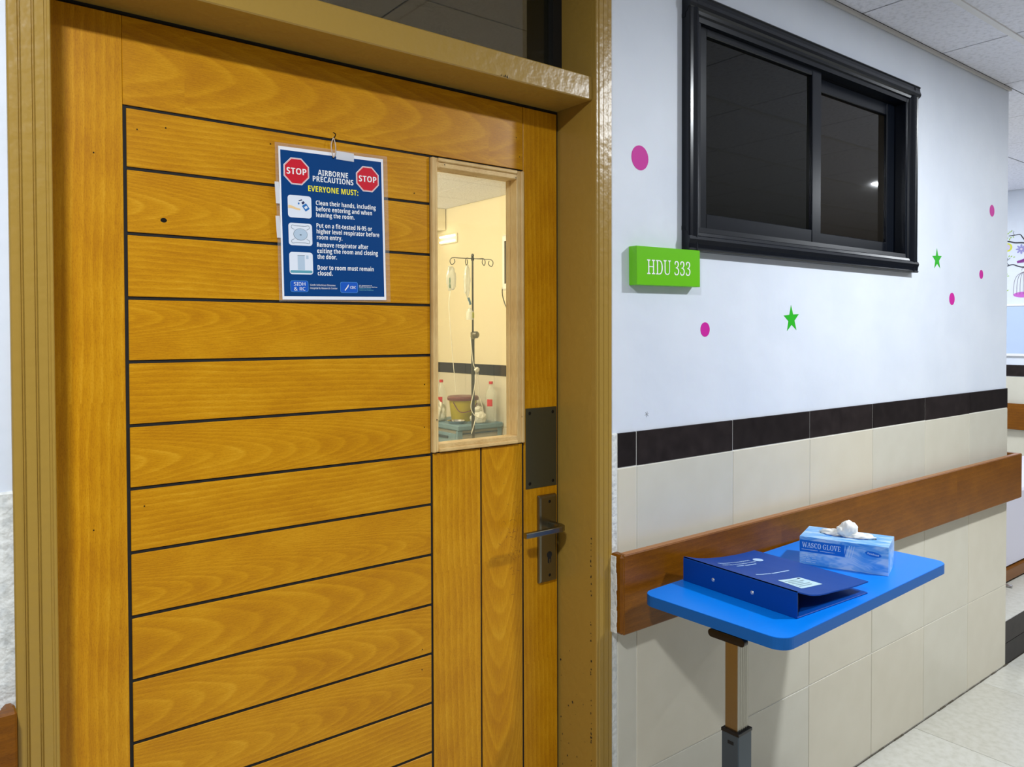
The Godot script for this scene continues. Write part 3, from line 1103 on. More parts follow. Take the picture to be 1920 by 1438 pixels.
func rails() -> void:
	var y0 := 0.757
	var y1 := 0.9537
	var board := func(t: Node3D, x0: float, x1: float, grain_shift: float) -> void:
		var p := slab(t, "rail_board", V(x0, y0, 0.022), V(x1, y1, 0.044), mats.mahogany, 0.003, 0, V2(1, 1), V2((x1 - x0) / 1.2, 1))
		for x in [lerpf(x0, x1, 0.15), lerpf(x0, x1, 0.5), lerpf(x0, x1, 0.85)]:
			slab(t, "spacer_block", V(x - 0.03, y0 + 0.04, 0.0), V(x + 0.03, y1 - 0.04, 0.022), mats.mahogany, 0.001)
	var t := thing("bumper_rail", "brown varnished wooden bumper rail behind the blue table", "rail", Vector3.ZERO, "wooden bumper rails")
	board.call(t, 1.352, 3.884, 0.0)
	slab(t, "end_return", V(1.345, y0 + 0.001, 0.0005), V(1.372, y1 - 0.001, 0.0425), mats.mahogany, 0.006, 1)
	var ck := tool()
	for i in 14:
		var y := 0.768 + 0.0132 * i
		add_cbox(ck, V(rng.randf_range(0.0028, 0.0046), 0.017, rng.randf_range(0.022, 0.03)), 0.0012, V(1.3448, y, 0.013))
	part(t, "caulk", ck.commit(), mats.lime_filler)
	slab(t, "worn_edge", V(1.36, y1 - 0.0008, 0.024), V(3.882, y1 + 0.0006, 0.042), mats.mahogany_edge, 0.0004)
	slab(t, "corner_return", V(3.862, y0, -0.75), V(3.884, y1, 0.022), mats.mahogany, 0.002)
	t = thing("bumper_rail", "short end of brown wooden bumper rail in the lower corner beside the door casing", "rail", Vector3.ZERO, "wooden bumper rails")
	board.call(t, -2.4, 0.1105, 0.3)
	slab(t, "end_return", V(0.094, y0 + 0.001, 0.0005), V(0.1108, y1 - 0.001, 0.0425), mats.mahogany, 0.005, 1)
	t = thing("bumper_rail", "distant wooden bumper rail on the mural wall under the dark tiles", "rail", V(6.6, 0, 0), "wooden bumper rails")
	t.rotation.y = -PI / 2
	board.call(t, -1.55, -0.03, 0.5)


# ------------------------------------------------------------------ past the corner

# flat painted stroke in the XY plane
func ribbon(pts: Array, w0: float, w1: float, z := 0.0) -> ArrayMesh:
	var c := curve(pts.map(func(p): return V(p.x, p.y, z)), 6)
	var st := tool()
	for i in c.size() - 1:
		var d: Vector3 = (c[i + 1] - c[i]).normalized()
		var n := V(-d.y, d.x, 0)
		var a := lerpf(w0, w1, float(i) / c.size()) / 2
		var b := lerpf(w0, w1, float(i + 1) / c.size()) / 2
		face(st, [c[i] - n * a, c[i] + n * a, c[i + 1] + n * b, c[i + 1] - n * b], V(0, 0, 1))
	return st.commit()


func beyond_corner() -> void:
	var t := struct("trim_2", "dark tiled plinth with a pale tiled top past the wall corner", "plinth")
	part(t, "plinth_bed", joined([[V(3.842, 0, -1.6), V(6.6, 0.19, -0.004)]]), mats.floor_grout)
	for k in 7:
		var x0 := 3.843 + 0.4 * k
		var x1 := minf(x0 + 0.4, 6.6)
		slab(t, "plinth_tile", V(x0, 0.001, -0.006), V(x1 - 0.002, 0.096, -0.001), mats.dark_tile_0, 0.0006)
		slab(t, "plinth_tile", V(x0, 0.098, -0.006), V(x1 - 0.002, 0.195, -0.001), mats.dark_tile_1, 0.0006)
		for b in 4:
			slab(t, "ledge_tile", V(x0, 0.185, -0.4 * (b + 1) + 0.002), V(x1 - 0.002, 0.195, -0.4 * b - 0.002), mats.floor_tile_0, 0.0006)
	t = thing("low_bench", "low white-sided bench with a wooden bottom rail past the corner", "bench", V(4.98, 0.195, -0.42))
	part(t, "seat_box", cbox(V(1.86, 0.39, 0.42), 0.012), mats.bench_white, V(0, 0.075 + 0.195, 0))
	slab(t, "base_rail", V(-0.93, 0.014, 0.1995), V(0.93, 0.075, 0.222), mats.mahogany, 0.003)
	slab(t, "base_rail", V(-0.93, 0.014, -0.222), V(0.93, 0.075, -0.1995), mats.mahogany, 0.003)
	for s in [-1, 1]:
		part(t, "chrome_skid", tube([V(s * 0.6, 0.008, -0.26), V(s * 0.6, 0.008, 0.26)], 0.008), mats.chrome)
		slab(t, "end_board", V(s * 0.93 - 0.012, 0.014, -0.2), V(s * 0.93 + 0.012, 0.08, 0.2), mats.mahogany, 0.002)
	# board under the mural
	t = thing("wall_board", "pale blue wall board with a white frame under the birdcage mural", "board", V(6.605, 1.51, -0.72))
	t.rotation.y = -PI / 2
	part(t, "panel", cbox(V(1.06, 0.36, 0.012), 0.001), mats.board_blue, V(0, 0, 0.006))
	slab(t, "frame_strip", V(-0.55, 0.18, 0), V(0.55, 0.198, 0.018), mats.white_metal, 0.002)
	slab(t, "frame_strip", V(-0.55, -0.2, 0), V(0.55, -0.18, 0.018), mats.white_metal, 0.002)
	slab(t, "frame_strip", V(-0.55, -0.18, 0), V(-0.53, 0.18, 0.018), mats.white_metal, 0.002)
	slab(t, "frame_strip", V(0.53, -0.18, 0), V(0.55, 0.18, 0.018), mats.white_metal, 0.002)
	# painted mural: drawing units to metres
	t = thing("tree_mural", "painted wall mural of dark branches, flowers and a purple birdcage", "mural", V(6.6045, 2.318, -1.0071))
	t.rotation.y = -PI / 2
	var D := func(x: float, y: float) -> Vector2: return Vector2(x * 0.000398, -y * 0.000452)
	var mb: Material = mats.mural_branch
	part(t, "branch", ribbon([D.call(-160, 270), D.call(0, 288), D.call(100, 296), D.call(210, 326), D.call(330, 335), D.call(480, 360), D.call(640, 350)], 0.009, 0.012, 0.0006), mb)
	part(t, "branch", ribbon([D.call(100, 203), D.call(200, 200), D.call(290, 195), D.call(330, 240), D.call(380, 300), D.call(460, 350)], 0.0045, 0.010, 0.0008), mb)
	part(t, "branch", ribbon([D.call(-120, 770), D.call(0, 735), D.call(60, 715), D.call(170, 690), D.call(260, 722), D.call(350, 742), D.call(500, 720), D.call(640, 740)], 0.006, 0.011, 0.0006), mb)
	part(t, "twig", ribbon([D.call(200, 198), D.call(178, 165), D.call(190, 130)], 0.0035, 0.002, 0.0009), mb)
	part(t, "twig", ribbon([D.call(120, 700), D.call(75, 655), D.call(90, 570)], 0.005, 0.002, 0.0009), mb)
	part(t, "twig", ribbon([D.call(78, 640), D.call(20, 600)], 0.004, 0.003, 0.0010), mb)
	part(t, "twig", ribbon([D.call(85, 610), D.call(130, 575)], 0.003, 0.002, 0.0011), mb)
	for l in [[90, 165, 0.6], [65, 150, 2.0], [120, 140, 0.2], [150, 125, 1.0], [80, 240, 0.7], [115, 262, 1.4], [135, 235, 0.3], [180, 225, 2.2], [110, 545, 1.2], [150, 550, 0.6], [195, 565, 0.4], [75, 850, 0.9], [97, 878, 0.2], [60, 895, 1.3], [90, 1120, 0.5], [430, 430, 0.5], [500, 470, 1.1], [560, 620, 0.4]]:
		var c: Vector2 = D.call(l[0], l[1])
		part(t, "leaf", prism(ngon(8, 0.0075, 0.0035, 0.0), 0.0, 0.0006), mats.mural_leaf, V(c.x, c.y, 0.0004), V(0, 0, l[2]))
	var fl: Vector2 = D.call(80, 395)
	part(t, "flower_ring", prism(ngon(20, 0.033, 0.033), 0.0, 0.0005), mats.mural_yellow, V(fl.x, fl.y, 0.0))
	part(t, "flower_heart", prism(ngon(18, 0.02, 0.022), 0.0, 0.0009), mats.mural_pale, V(fl.x, fl.y, 0.0002))
	fl = D.call(315, 440)
	for k in 8:
		var a := TAU * k / 8
		part(t, "petal", prism(ngon(10, 0.017, 0.007), 0.0, 0.0006), mats.mural_lilac, V(fl.x + cos(a) * 0.021, fl.y + sin(a) * 0.021, 0.0002), V(0, 0, a))
	part(t, "flower_heart", prism(ngon(10, 0.009, 0.009), 0.0, 0.001), mats.mural_pale, V(fl.x, fl.y, 0.0002))
	part(t, "bird", ribbon([D.call(245, 655), D.call(290, 645), D.call(340, 640), D.call(400, 620), D.call(450, 640)], 0.016, 0.034, 0.0009), mats.mural_purple)
	# birdcage
	var cx := 355.0
	for k in 7:
		var s := -1.0 + k / 3.0
		part(t, "cage_bar", ribbon([D.call(cx, 820), D.call(cx + s * 105, 880), D.call(cx + s * 155, 1000), D.call(cx + s * 168, 1195)], 0.0022, 0.0022, 0.0010 + k * 0.00004), mats.mural_cage)
	var fc: Vector2 = D.call(cx, 1200)
	part(t, "cage_floor", prism(ngon(24, 168 * 0.000398, 48 * 0.000452), 0.0, 0.0006), mats.mural_floor, V(fc.x, fc.y, 0.0))
	part(t, "cage_hook", ribbon([D.call(cx - 30, 800), D.call(cx - 20, 760), D.call(cx + 20, 760), D.call(cx + 25, 805)], 0.002, 0.002, 0.001), mats.mural_cage)


# ------------------------------------------------------------------ seen through the door glass

func patient_room() -> void:
	# bedside cabinet
	var t := thing("bedside_cabinet", "blue-grey bedside cabinet behind the door glass", "cabinet", V(3.435, 0, -3.75))
	slab(t, "body", V(-0.2, 0.06, -0.28), V(0.2, 0.76, 0.28), mats.cabinet_grey, 0.006)
	slab(t, "top", V(-0.215, 0.76, -0.3), V(0.21, 0.8, 0.3), mats.cabinet_blue, 0.008)
	for y in [[0.56, 0.735], [0.36, 0.54], [0.1, 0.34]]:
		var dr := slab(t, "drawer", V(-0.214, y[0], -0.26), V(-0.2, y[1], 0.26), mats.cabinet_blue, 0.004)
		slab(dr, "handle", V(-0.014, 0.045, -0.16), V(-0.004, 0.065, 0.16), mats.cabinet_dark, 0.003)
	slab(t, "corner_post", V(-0.214, 0.06, 0.262), V(-0.165, 0.76, 0.286), mats.cabinet_blue, 0.004)
	slab(t, "corner_post", V(0.165, 0.06, 0.262), V(0.208, 0.76, 0.286), mats.cabinet_blue, 0.004)
	slab(t, "trim_line", V(-0.165, 0.728, 0.278), V(0.165, 0.738, 0.285), mats.cabinet_dark)
	for sx in [-1, 1]:
		for sz in [-1, 1]:
			part(t, "foot", lathe([Vector2(0.0, 0.0), Vector2(0.02, 0.0), Vector2(0.024, 0.06), Vector2(0.0, 0.06)], 12), mats.cabinet_dark, V(sx * 0.17, 0, sz * 0.24))
	# sharps bin
	t = thing("waste_bin", "small mustard yellow bin with a maroon lid on the cabinet", "bin", V(3.46, 0.8, -3.74))
	part(t, "tub", lathe([Vector2(0.0, 0.0), Vector2(0.092, 0.0), Vector2(0.112, 0.165), Vector2(0.112, 0.17), Vector2(0.0, 0.17)], 28), mats.bin_yellow)
	part(t, "lid", lathe([Vector2(0.0, 0.165), Vector2(0.125, 0.165), Vector2(0.127, 0.185), Vector2(0.118, 0.196), Vector2(0.05, 0.2), Vector2(0.0, 0.2)], 28), mats.bin_lid)
	part(t, "bail", tube(curve([V(-0.112, 0.15, 0.03), V(-0.09, 0.08, 0.095), V(0.0, 0.09, 0.12), V(0.06, 0.14, 0.108)], 6), 0.004), mats.bin_lid)
	# water bottles
	for b in [["tall clear plastic bottle with red cap between yellow bin and cabinet end", V(3.572, 0.8, -3.515)], ["tall clear plastic bottle with red cap beside the white carrier bag", V(3.40, 0.8, -3.965)]]:
		t = thing("water_bottle", b[0], "bottle", b[1], "plastic bottles on the cabinet")
		part(t, "shell", lathe([Vector2(0.0, 0.003), Vector2(0.038, 0.0), Vector2(0.043, 0.012), Vector2(0.043, 0.075), Vector2(0.041, 0.08), Vector2(0.043, 0.085), Vector2(0.043, 0.105), Vector2(0.041, 0.11), Vector2(0.043, 0.115), Vector2(0.043, 0.19), Vector2(0.034, 0.245), Vector2(0.015, 0.285), Vector2(0.014, 0.3)], 24), mats.bottle_plastic)
		part(t, "cap", lathe([Vector2(0.016, 0.296), Vector2(0.016, 0.318), Vector2(0.0, 0.319)], 18), mats.red_plastic)
		var lb := tool()
		for k in 6:
			var a0 := PI * 0.62 + 0.17 * k
			var a1 := a0 + 0.17
			face(lb, [V(cos(a0) * 0.044, 0.125, sin(a0) * 0.044), V(cos(a1) * 0.044, 0.125, sin(a1) * 0.044), V(cos(a1) * 0.044, 0.18, sin(a1) * 0.044), V(cos(a0) * 0.044, 0.18, sin(a0) * 0.044)], V(cos(a0), 0, sin(a0)))
		part(t, "label", lb.commit(), mats.red_plastic)
	# bags
	t = thing("carrier_bag", "large slumped white carrier bag on the cabinet's near edge", "bag", V(3.285, 0.8, -3.86))
	part(t, "film", crumple(V(0.062, 0.085, 0.085), 1.3, 0.4, 5, 20, func(p: Vector3, d: Vector3) -> Vector3: return V(p.x, maxf(p.y + 0.06, 0.001) * 1.05, p.z)), mats.thin_bag)
	t = thing("knotted_bag", "small knotted white plastic bag in front of the clear bottle", "bag", V(3.455, 0.8, -3.52))
	part(t, "film", crumple(V(0.062, 0.05, 0.062), 1.8, 0.3, 8, 18, func(p: Vector3, d: Vector3) -> Vector3: return V(p.x, maxf(p.y + 0.04, 0.001), p.z)), mats.thin_bag)
	part(t, "knot", crumple(V(0.035, 0.022, 0.025), 2.5, 0.5, 9, 12), mats.thin_bag, V(0, 0.105, 0))
	# tray
	t = thing("steel_tray", "shallow shiny steel tray at the cabinet's front edge", "tray", V(3.305, 0.8, -3.60))
	part(t, "dish", lathe([Vector2(0.0, 0.004), Vector2(0.055, 0.004), Vector2(0.07, 0.022), Vector2(0.078, 0.023), Vector2(0.074, 0.02), Vector2(0.058, 0.0), Vector2(0.0, 0.0)], 24), mats.chrome)
	# drip stand
	t = thing("iv_stand", "steel drip stand with four hooked arms behind the door glass", "stand", V(2.993, 0, -2.933))
	part(t, "lower_pole", tube([V(0, 0.1, 0), V(0, 1.48, 0)], 0.0115, 12), mats.dark_steel)
	part(t, "upper_pole", tube([V(0, 1.46, 0), V(0, 2.0, 0)], 0.0065, 10), mats.dark_steel)
	part(t, "clamp_knob", lathe([Vector2(0.0, -0.022), Vector2(0.014, -0.02), Vector2(0.023, -0.012), Vector2(0.023, 0.012), Vector2(0.014, 0.02), Vector2(0.0, 0.022)], 12), mats.satin_nickel, V(0.012, 1.485, 0.018), V(PI / 2, 0.4, 0))
	part(t, "collar", lathe([Vector2(0.008, 1.455), Vector2(0.016, 1.455), Vector2(0.016, 1.50), Vector2(0.008, 1.505)], 14), mats.satin_nickel)
	part(t, "head", lathe([Vector2(0.0, 1.985), Vector2(0.011, 1.987), Vector2(0.012, 2.005), Vector2(0.007, 2.01), Vector2(0.011, 2.018), Vector2(0.008, 2.03), Vector2(0.0, 2.034)], 14), mats.dark_steel)
	for a in [V(-0.108, 0.006, -0.084), V(-0.083, -0.006, 0.048), V(0.115, 0.008, -0.03), V(0.072, -0.012, 0.11)]:
		var o := V(0, 2.0, 0)
		var e: Vector3 = o + a
		var out: Vector3 = Vector3(a.x, 0, a.z).normalized()
		part(t, "hook_arm", tube(curve([o, o + a * 0.6, e, e + out * 0.016 + V(0, -0.022, 0), e + out * 0.004 + V(0, -0.046, 0), e - out * 0.016 + V(0, -0.03, 0), e - out * 0.012 + V(0, -0.008, 0)], 5), 0.0028, 7), mats.dark_steel)
	for k in 5:
		var a := TAU * k / 5 + 0.3
		var leg := part(t, "leg", tube([V(0, 0.11, 0), V(cos(a) * 0.28, 0.06, sin(a) * 0.28)], 0.011, 8), mats.dark_steel)
		part(leg, "castor", lathe([Vector2(0.0, -0.012), Vector2(0.025, -0.012), Vector2(0.025, 0.012), Vector2(0.0, 0.012)], 14), mats.black_plastic, V(cos(a) * 0.28, 0.025, sin(a) * 0.28), V(PI / 2, -a, 0))
	# drip bags and lines
	t = thing("drip_bag", "limp clear drip bag with green print on the stand's outer hook", "drip bag", V(2.872, 1.95, -3.02), "bags on the drip stand")
	part(t, "pouch", crumple(V(0.036, 0.085, 0.012), 1.4, 0.35, 21, 16), mats.drip_plastic, V(0.005, -0.085, 0))
	slab(t, "print", V(-0.016, -0.15, 0.010), V(-0.008, -0.08, 0.0115), mats.drip_print)
	part(t, "line", tube(curve([V(0.0, -0.165, 0), V(-0.02, -0.25, 0.01), V(-0.018, -0.4, 0.02), V(0.0, -0.6, 0.02), V(0.02, -0.85, 0.03)], 8), 0.0022, 6), mats.drip_line)
	t = thing("drip_bag", "smaller crumpled drip bag with a blue clamp beside the stand's pole", "drip bag", V(2.925, 1.945, -2.9), "bags on the drip stand")
	part(t, "pouch", crumple(V(0.024, 0.1, 0.012), 1.5, 0.4, 27, 16), mats.drip_plastic, V(0, -0.1, 0))
	part(t, "clamp", cbox(V(0.016, 0.05, 0.012), 0.003), mats.cabinet_blue, V(0.018, -0.235, 0), V(0, 0, 0.35))
	part(t, "line", tube(curve([V(0.005, -0.2, 0), V(0.015, -0.26, 0), V(0.02, -0.31, 0.0)], 8), 0.0022, 6), mats.drip_line)
	t = thing("medicine_vial", "small clear vial with a yellow label hanging by the drip stand", "vial", V(2.945, 1.585, -2.9))
	part(t, "glass", lathe([Vector2(0.0, 0.0), Vector2(0.024, 0.0), Vector2(0.024, 0.055), Vector2(0.012, 0.068), Vector2(0.012, 0.078), Vector2(0.0, 0.078)], 16), mats.drip_plastic)
	slab(t, "label", V(0.006, 0.012, 0.018), V(0.02, 0.05, 0.0245), mats.vial_label)
	t = thing("drip_tubing", "loose white drip tubing knotted round the stand's lower pole", "tubing", V(2.993, 1.25, -2.918))
	part(t, "loop", tube(curve([V(-0.03, 0.22, 0.0), V(-0.018, 0.05, 0.012), V(0.005, -0.02, 0.014), V(-0.012, -0.14, 0.014), V(-0.035, -0.25, 0.01), V(-0.01, -0.31, 0.02), V(0.045, -0.33, 0.02), V(0.065, -0.28, 0.01), V(0.03, -0.16, 0.012), V(0.02, 0.0, 0.014)], 8), 0.003, 6), mats.drip_line)
	part(t, "tail", tube(curve([V(-0.005, -0.33, 0.02), V(-0.02, -0.38, 0.02), V(-0.04, -0.43, 0.02)], 6), 0.003, 6), mats.drip_line)
	part(t, "knot", crumple(V(0.018, 0.016, 0.016), 2.0, 0.4, 30, 10), mats.drip_line, V(0.012, 0.0, 0.012))
	# wall devices
	t = thing("bedside_monitor", "white bedside monitor with black screen at the glass edge", "monitor", V(3.645, 1.82, -3.165))
	slab(t, "case", V(-0.11, 0.0, -0.16), V(-0.03, 0.42, 0.16), mats.device_white, 0.012)
	slab(t, "screen", V(-0.113, 0.05, -0.12), V(-0.109, 0.37, 0.13), mats.screen_black)
	slab(t, "bracket", V(-0.04, 0.12, -0.05), V(0.004, 0.24, 0.05), mats.cabinet_grey, 0.002)
	part(t, "cable", tube(curve([V(-0.07, 0.1, -0.162), V(-0.08, 0.0, -0.19), V(-0.07, -0.1, -0.17), V(-0.05, -0.22, -0.1)], 6), 0.004, 6), mats.dark_steel)
	t = thing("wall_lamp", "small lit wall lamp with two white tubes above the cabinet", "lamp", V(3.655, 2.307, -4.223))
	slab(t, "back_plate", V(-0.012, -0.04, -0.13), V(0.0, 0.04, 0.13), mats.room_plaster, 0.002)
	var glow: StandardMaterial3D = mats.lamp_glow.duplicate()
	glow.emission_energy_multiplier = 1.25
	for s in [-1, 1]:
		part(t, "tube", tube([V(-0.022, s * 0.022, -0.115), V(-0.022, s * 0.022, 0.115)], 0.0085, 10), glow)
	var l := OmniLight3D.new()
	l.name = "lamp_light"
	l.light_energy = 0.004
	l.light_color = Color(1, 0.95, 0.8)
	l.light_size = 0.03
	l.omni_range = 8.0
	l.omni_attenuation = 2.0
	l.shadow_enabled = true
	l.position = V(-0.08, 0, 0)
	t.add_child(l)


# ------------------------------------------------------------------ notice on the door

func poster() -> void:
	var t := thing("notice_poster", "laminated blue safety notice with two stop signs on the door", "poster", V(0.6805, 1.7112, DZ + 0.0035))
	t.rotation.z = 0.021
	part(t, "laminate_pouch", cbox(V(0.2445, 0.3085, 0.0006), 0.0), mats.laminate, V(0.002, 0.0015, 0.0003))
	part(t, "paper", cbox(V(0.2275, 0.298, 0.0006), 0.0), mats.paper, V(0, 0, 0.0008))
	part(t, "blue_field", cbox(V(0.2192, 0.2845, 0.0003), 0.0), mats.poster_blue, V(-0.0006, 0, 0.00125))
	var z := 0.0017
	for c in [V(-0.0786, 0.1031, 0), V(0.0762, 0.1031, 0)]:
		var s := part(t, "stop_sign", prism(ngon(8, 0.0283, 0.0283, PI / 8), 0.0, 0.0002), mats.print_white, c + V(0, 0, 0.00145))
		part(s, "rim", prism(ngon(8, 0.0272, 0.0272, PI / 8), 0.0, 0.0001), mats.poster_red, V(0, 0, 0.0002))
		part(s, "inner_line", prism(ngon(8, 0.0264, 0.0264, PI / 8), 0.0, 0.0001), mats.print_white, V(0, 0, 0.0003))
		part(s, "field", prism(ngon(8, 0.0255, 0.0255, PI / 8), 0.0, 0.0001), mats.poster_red, V(0, 0, 0.0004))
		lettering(s, "STOP", sans_bold, mats.print_white, -0.0203, -0.0061, 0.0408, 0.0122, 0.0006)
	lettering(t, "AIRBORNE", sans_bold, mats.print_white, -0.0339, 0.1003, 0.0658, 0.0108, z)
	lettering(t, "PRECAUTIONS", sans_bold, mats.print_white, -0.0450, 0.0872, 0.0884, 0.0108, z)
	lettering(t, "EVERYONE MUST:", sans_bold, mats.print_yellow, -0.0553, 0.0667, 0.1093, 0.0112, z)
	for r in [["Clean their hands, including", 0.1337, 0.0405], ["before entering and when", 0.1245, 0.0285], ["leaving the room.", 0.0842, 0.0166],
		["Put on a fit-tested N-95 or", 0.1235, -0.0046], ["higher level respirator before", 0.1403, -0.0163], ["room entry.", 0.0555, -0.0279],
		["Remove respirator after", 0.1135, -0.0430], ["exiting the room and closing", 0.1362, -0.0552], ["the door.", 0.0426, -0.0670],
		["Door to room must remain", 0.1252, -0.0888], ["closed.", 0.0322, -0.1003]]:
		lettering(t, r[0], sans_bold, mats.print_white, -0.0399, r[2], r[1], 0.0088, z)
	# pictograms
	for k in 3:
		var p := part(t, "pictogram", prism(round_rect(0.0487, 0.0438, 0.006), 0.0, 0.0002), mats.icon_white, V(-0.0738, [0.0342, -0.0203, -0.0773][k], 0.00145))
		if k == 0:
			part(p, "hand", ribbon([V2(-0.0235, -0.001), V2(-0.016, -0.0015), V2(-0.009, -0.004), V2(0.001, -0.0055)], 0.006, 0.0028, 0.0004), mats.icon_hand)
			part(p, "bottle", prism(round_rect(0.0105, 0.013, 0.001, 2), 0.0, 0.0001), mats.icon_bottle, V(0.0125, -0.0005, 0.0003), V(0, 0, 0.62))
			part(p, "bottle_label", prism(round_rect(0.006, 0.005, 0.0005, 2), 0.0, 0.0001), mats.icon_white, V(0.0127, -0.0007, 0.0005), V(0, 0, 0.62))
			part(p, "pump", prism(round_rect(0.006, 0.0045, 0.001, 2), 0.0, 0.0001), mats.icon_navy, V(0.007, 0.0082, 0.0004), V(0, 0, 0.62))
			part(p, "spout", ribbon([V2(-0.002, 0.0115), V2(0.005, 0.0138)], 0.0018, 0.0022, 0.0005), mats.icon_navy)
			part(p, "drop", prism(ngon(8, 0.0017, 0.0022), 0.0, 0.0001), mats.icon_bottle, V(-0.002, 0.0062, 0.0003))
		elif k == 1:
			for s in [-1.0, 1.0]:
				var y: float = s * 0.013
				part(p, "strap", ribbon([V2(-0.0125, s * 0.009), V2(-0.0185, s * 0.0125), V2(-0.017, s * 0.0175), V2(-0.009, s * 0.0165), V2(0.009, s * 0.0165), V2(0.017, s * 0.0175), V2(0.0185, s * 0.0125), V2(0.0125, s * 0.009)], 0.0008, 0.0008, 0.0004), mats.icon_line)
			part(p, "mask_edge", prism(ngon(16, 0.0147, 0.0118), 0.0, 0.0001), mats.icon_line, V(0, 0.0, 0.0004))
			part(p, "mask", prism(ngon(16, 0.014, 0.0112), 0.0, 0.0001), mats.icon_grey, V(0, 0.0, 0.0006))
			part(p, "valve", prism(round_rect(0.004, 0.0022, 0.0005, 2), 0.0, 0.0001), mats.icon_line, V(0, -0.001, 0.0008))
		else:
			part(p, "doorway", prism(round_rect(0.0145, 0.028, 0.0004, 2), 0.0, 0.0001), mats.icon_grey, V(0.0, 0.0012, 0.0003))
			part(p, "door_head", prism(round_rect(0.0155, 0.0009, 0.0003, 2), 0.0, 0.0001), mats.icon_line, V(0.0, 0.0155, 0.0005))
			part(p, "skirting", prism(round_rect(0.0455, 0.0052, 0.002, 2), 0.0, 0.0001), mats.print_teal, V(0.0, -0.0165, 0.0003))
			part(p, "wall_notice", prism(round_rect(0.005, 0.007, 0.0004, 2), 0.0, 0.0001), mats.icon_grey, V(0.0128, 0.0125, 0.0003))
	# badges along the foot
	var b := part(t, "badge", prism(round_rect(0.0368, 0.0222, 0.004), 0.0, 0.0002), mats.badge_rim, V(-0.0788, -0.1227, 0.00145))
	part(b, "field", prism(round_rect(0.0356, 0.021, 0.0036), 0.0, 0.0001), mats.badge_blue, V(0, 0, 0.0002))
	lettering(b, "SIDH", sans, mats.print_white, -0.0118, 0.0012, 0.0238, 0.0068, 0.0006)
	lettering(b, "& RC", sans, mats.print_white, -0.0115, -0.0083, 0.0235, 0.0068, 0.0006)
	lettering(t, "Sindh Infectious Diseases", sans, mats.print_white, -0.0565, -0.1215, 0.0540, 0.0036, z)
	lettering(t, "Hospital & Research Center", sans, mats.print_white, -0.0565, -0.1277, 0.0585, 0.0036, z)
	b = part(t, "badge", prism(round_rect(0.0392, 0.0222, 0.004), 0.0, 0.0002), mats.badge_rim, V(0.0280, -0.1236, 0.00145))
	part(b, "field", prism(round_rect(0.0380, 0.021, 0.0036), 0.0, 0.0001), mats.badge_blue, V(0, 0, 0.0002))
	lettering(b, "CDC", serif_bold, mats.print_white, 0.0022, -0.0024, 0.0125, 0.0050, 0.0006)
	for k in 3:
		part(b, "emblem_feather", ribbon([V2(-0.0095 + k * 0.0012, -0.0062 + k * 0.0016), V2(-0.0055 + k * 0.001, -0.001 + k * 0.0008), V2(-0.0012 - k * 0.0004, 0.0058 - k * 0.0022)], 0.0022, 0.0012, 0.0006 + k * 0.00005), mats.print_white)
	for r in [["U.S. Department of", 0.0293, -0.1200, mats.print_white], ["Health and Human Services", 0.0420, -0.1232, mats.print_white], ["Centers for Disease", 0.0270, -0.1264, mats.print_teal], ["Control and Prevention", 0.0330, -0.1296, mats.print_teal]]:
		lettering(t, r[0], sans_bold, r[3], 0.0506, r[2], r[1], 0.0020, z)
	# how it hangs
	part(t, "sticky_tape", cbox(V(0.0395, 0.017, 0.0003), 0.0), mats.sticky_tape, V(0.0262, 0.1445, 0.0021), V(0, 0, -0.03))
	for y in [0.058, -0.008]:
		part(t, "side_tape", cbox(V(0.0095, 0.042, 0.0004), 0.0), mats.sticky_tape, V(-0.1185, y, 0.0022), V(0, 0.25, 0.05))
	part(t, "string_loop", tube(curve([V(0.0005, 0.179, 0.004), V(-0.0045, 0.165, 0.004), V(-0.0035, 0.150, 0.004), V(0.0, 0.1395, 0.003), V(0.0045, 0.150, 0.004), V(0.0045, 0.165, 0.004), V(0.0008, 0.179, 0.004)], 5), 0.0011, 6), mats.string)
	part(t, "eyelet", lathe([Vector2(0.0, 0.0006), Vector2(0.0022, 0.0006), Vector2(0.0024, 0.0)], 10), mats.screw_dark, V(0.0, 0.1395, 0.0018), V(PI / 2, 0, 0))
	part(t, "bent_nail", tube(curve([V(0.0, 0.178, -0.004), V(0.0015, 0.179, 0.006), V(0.003, 0.185, 0.009), V(-0.002, 0.188, 0.008)], 5), 0.0011, 6), mats.screw_dark)


func room_sign() -> void:
	var t := thing("room_sign", "lime green room number sign below the dark window", "sign", V(1.5435, 1.6628, -0.005))
	t.rotation.z = 0.012
	part(t, "block", cbox(V(0.247, 0.0975, 0.027), 0.0012), mats.sign_green, V(0, 0, 0.0135))
	lettering(t, "HDU 333", serif, mats.print_white, -0.0855, -0.0205, 0.168, 0.0365, 0.0273)


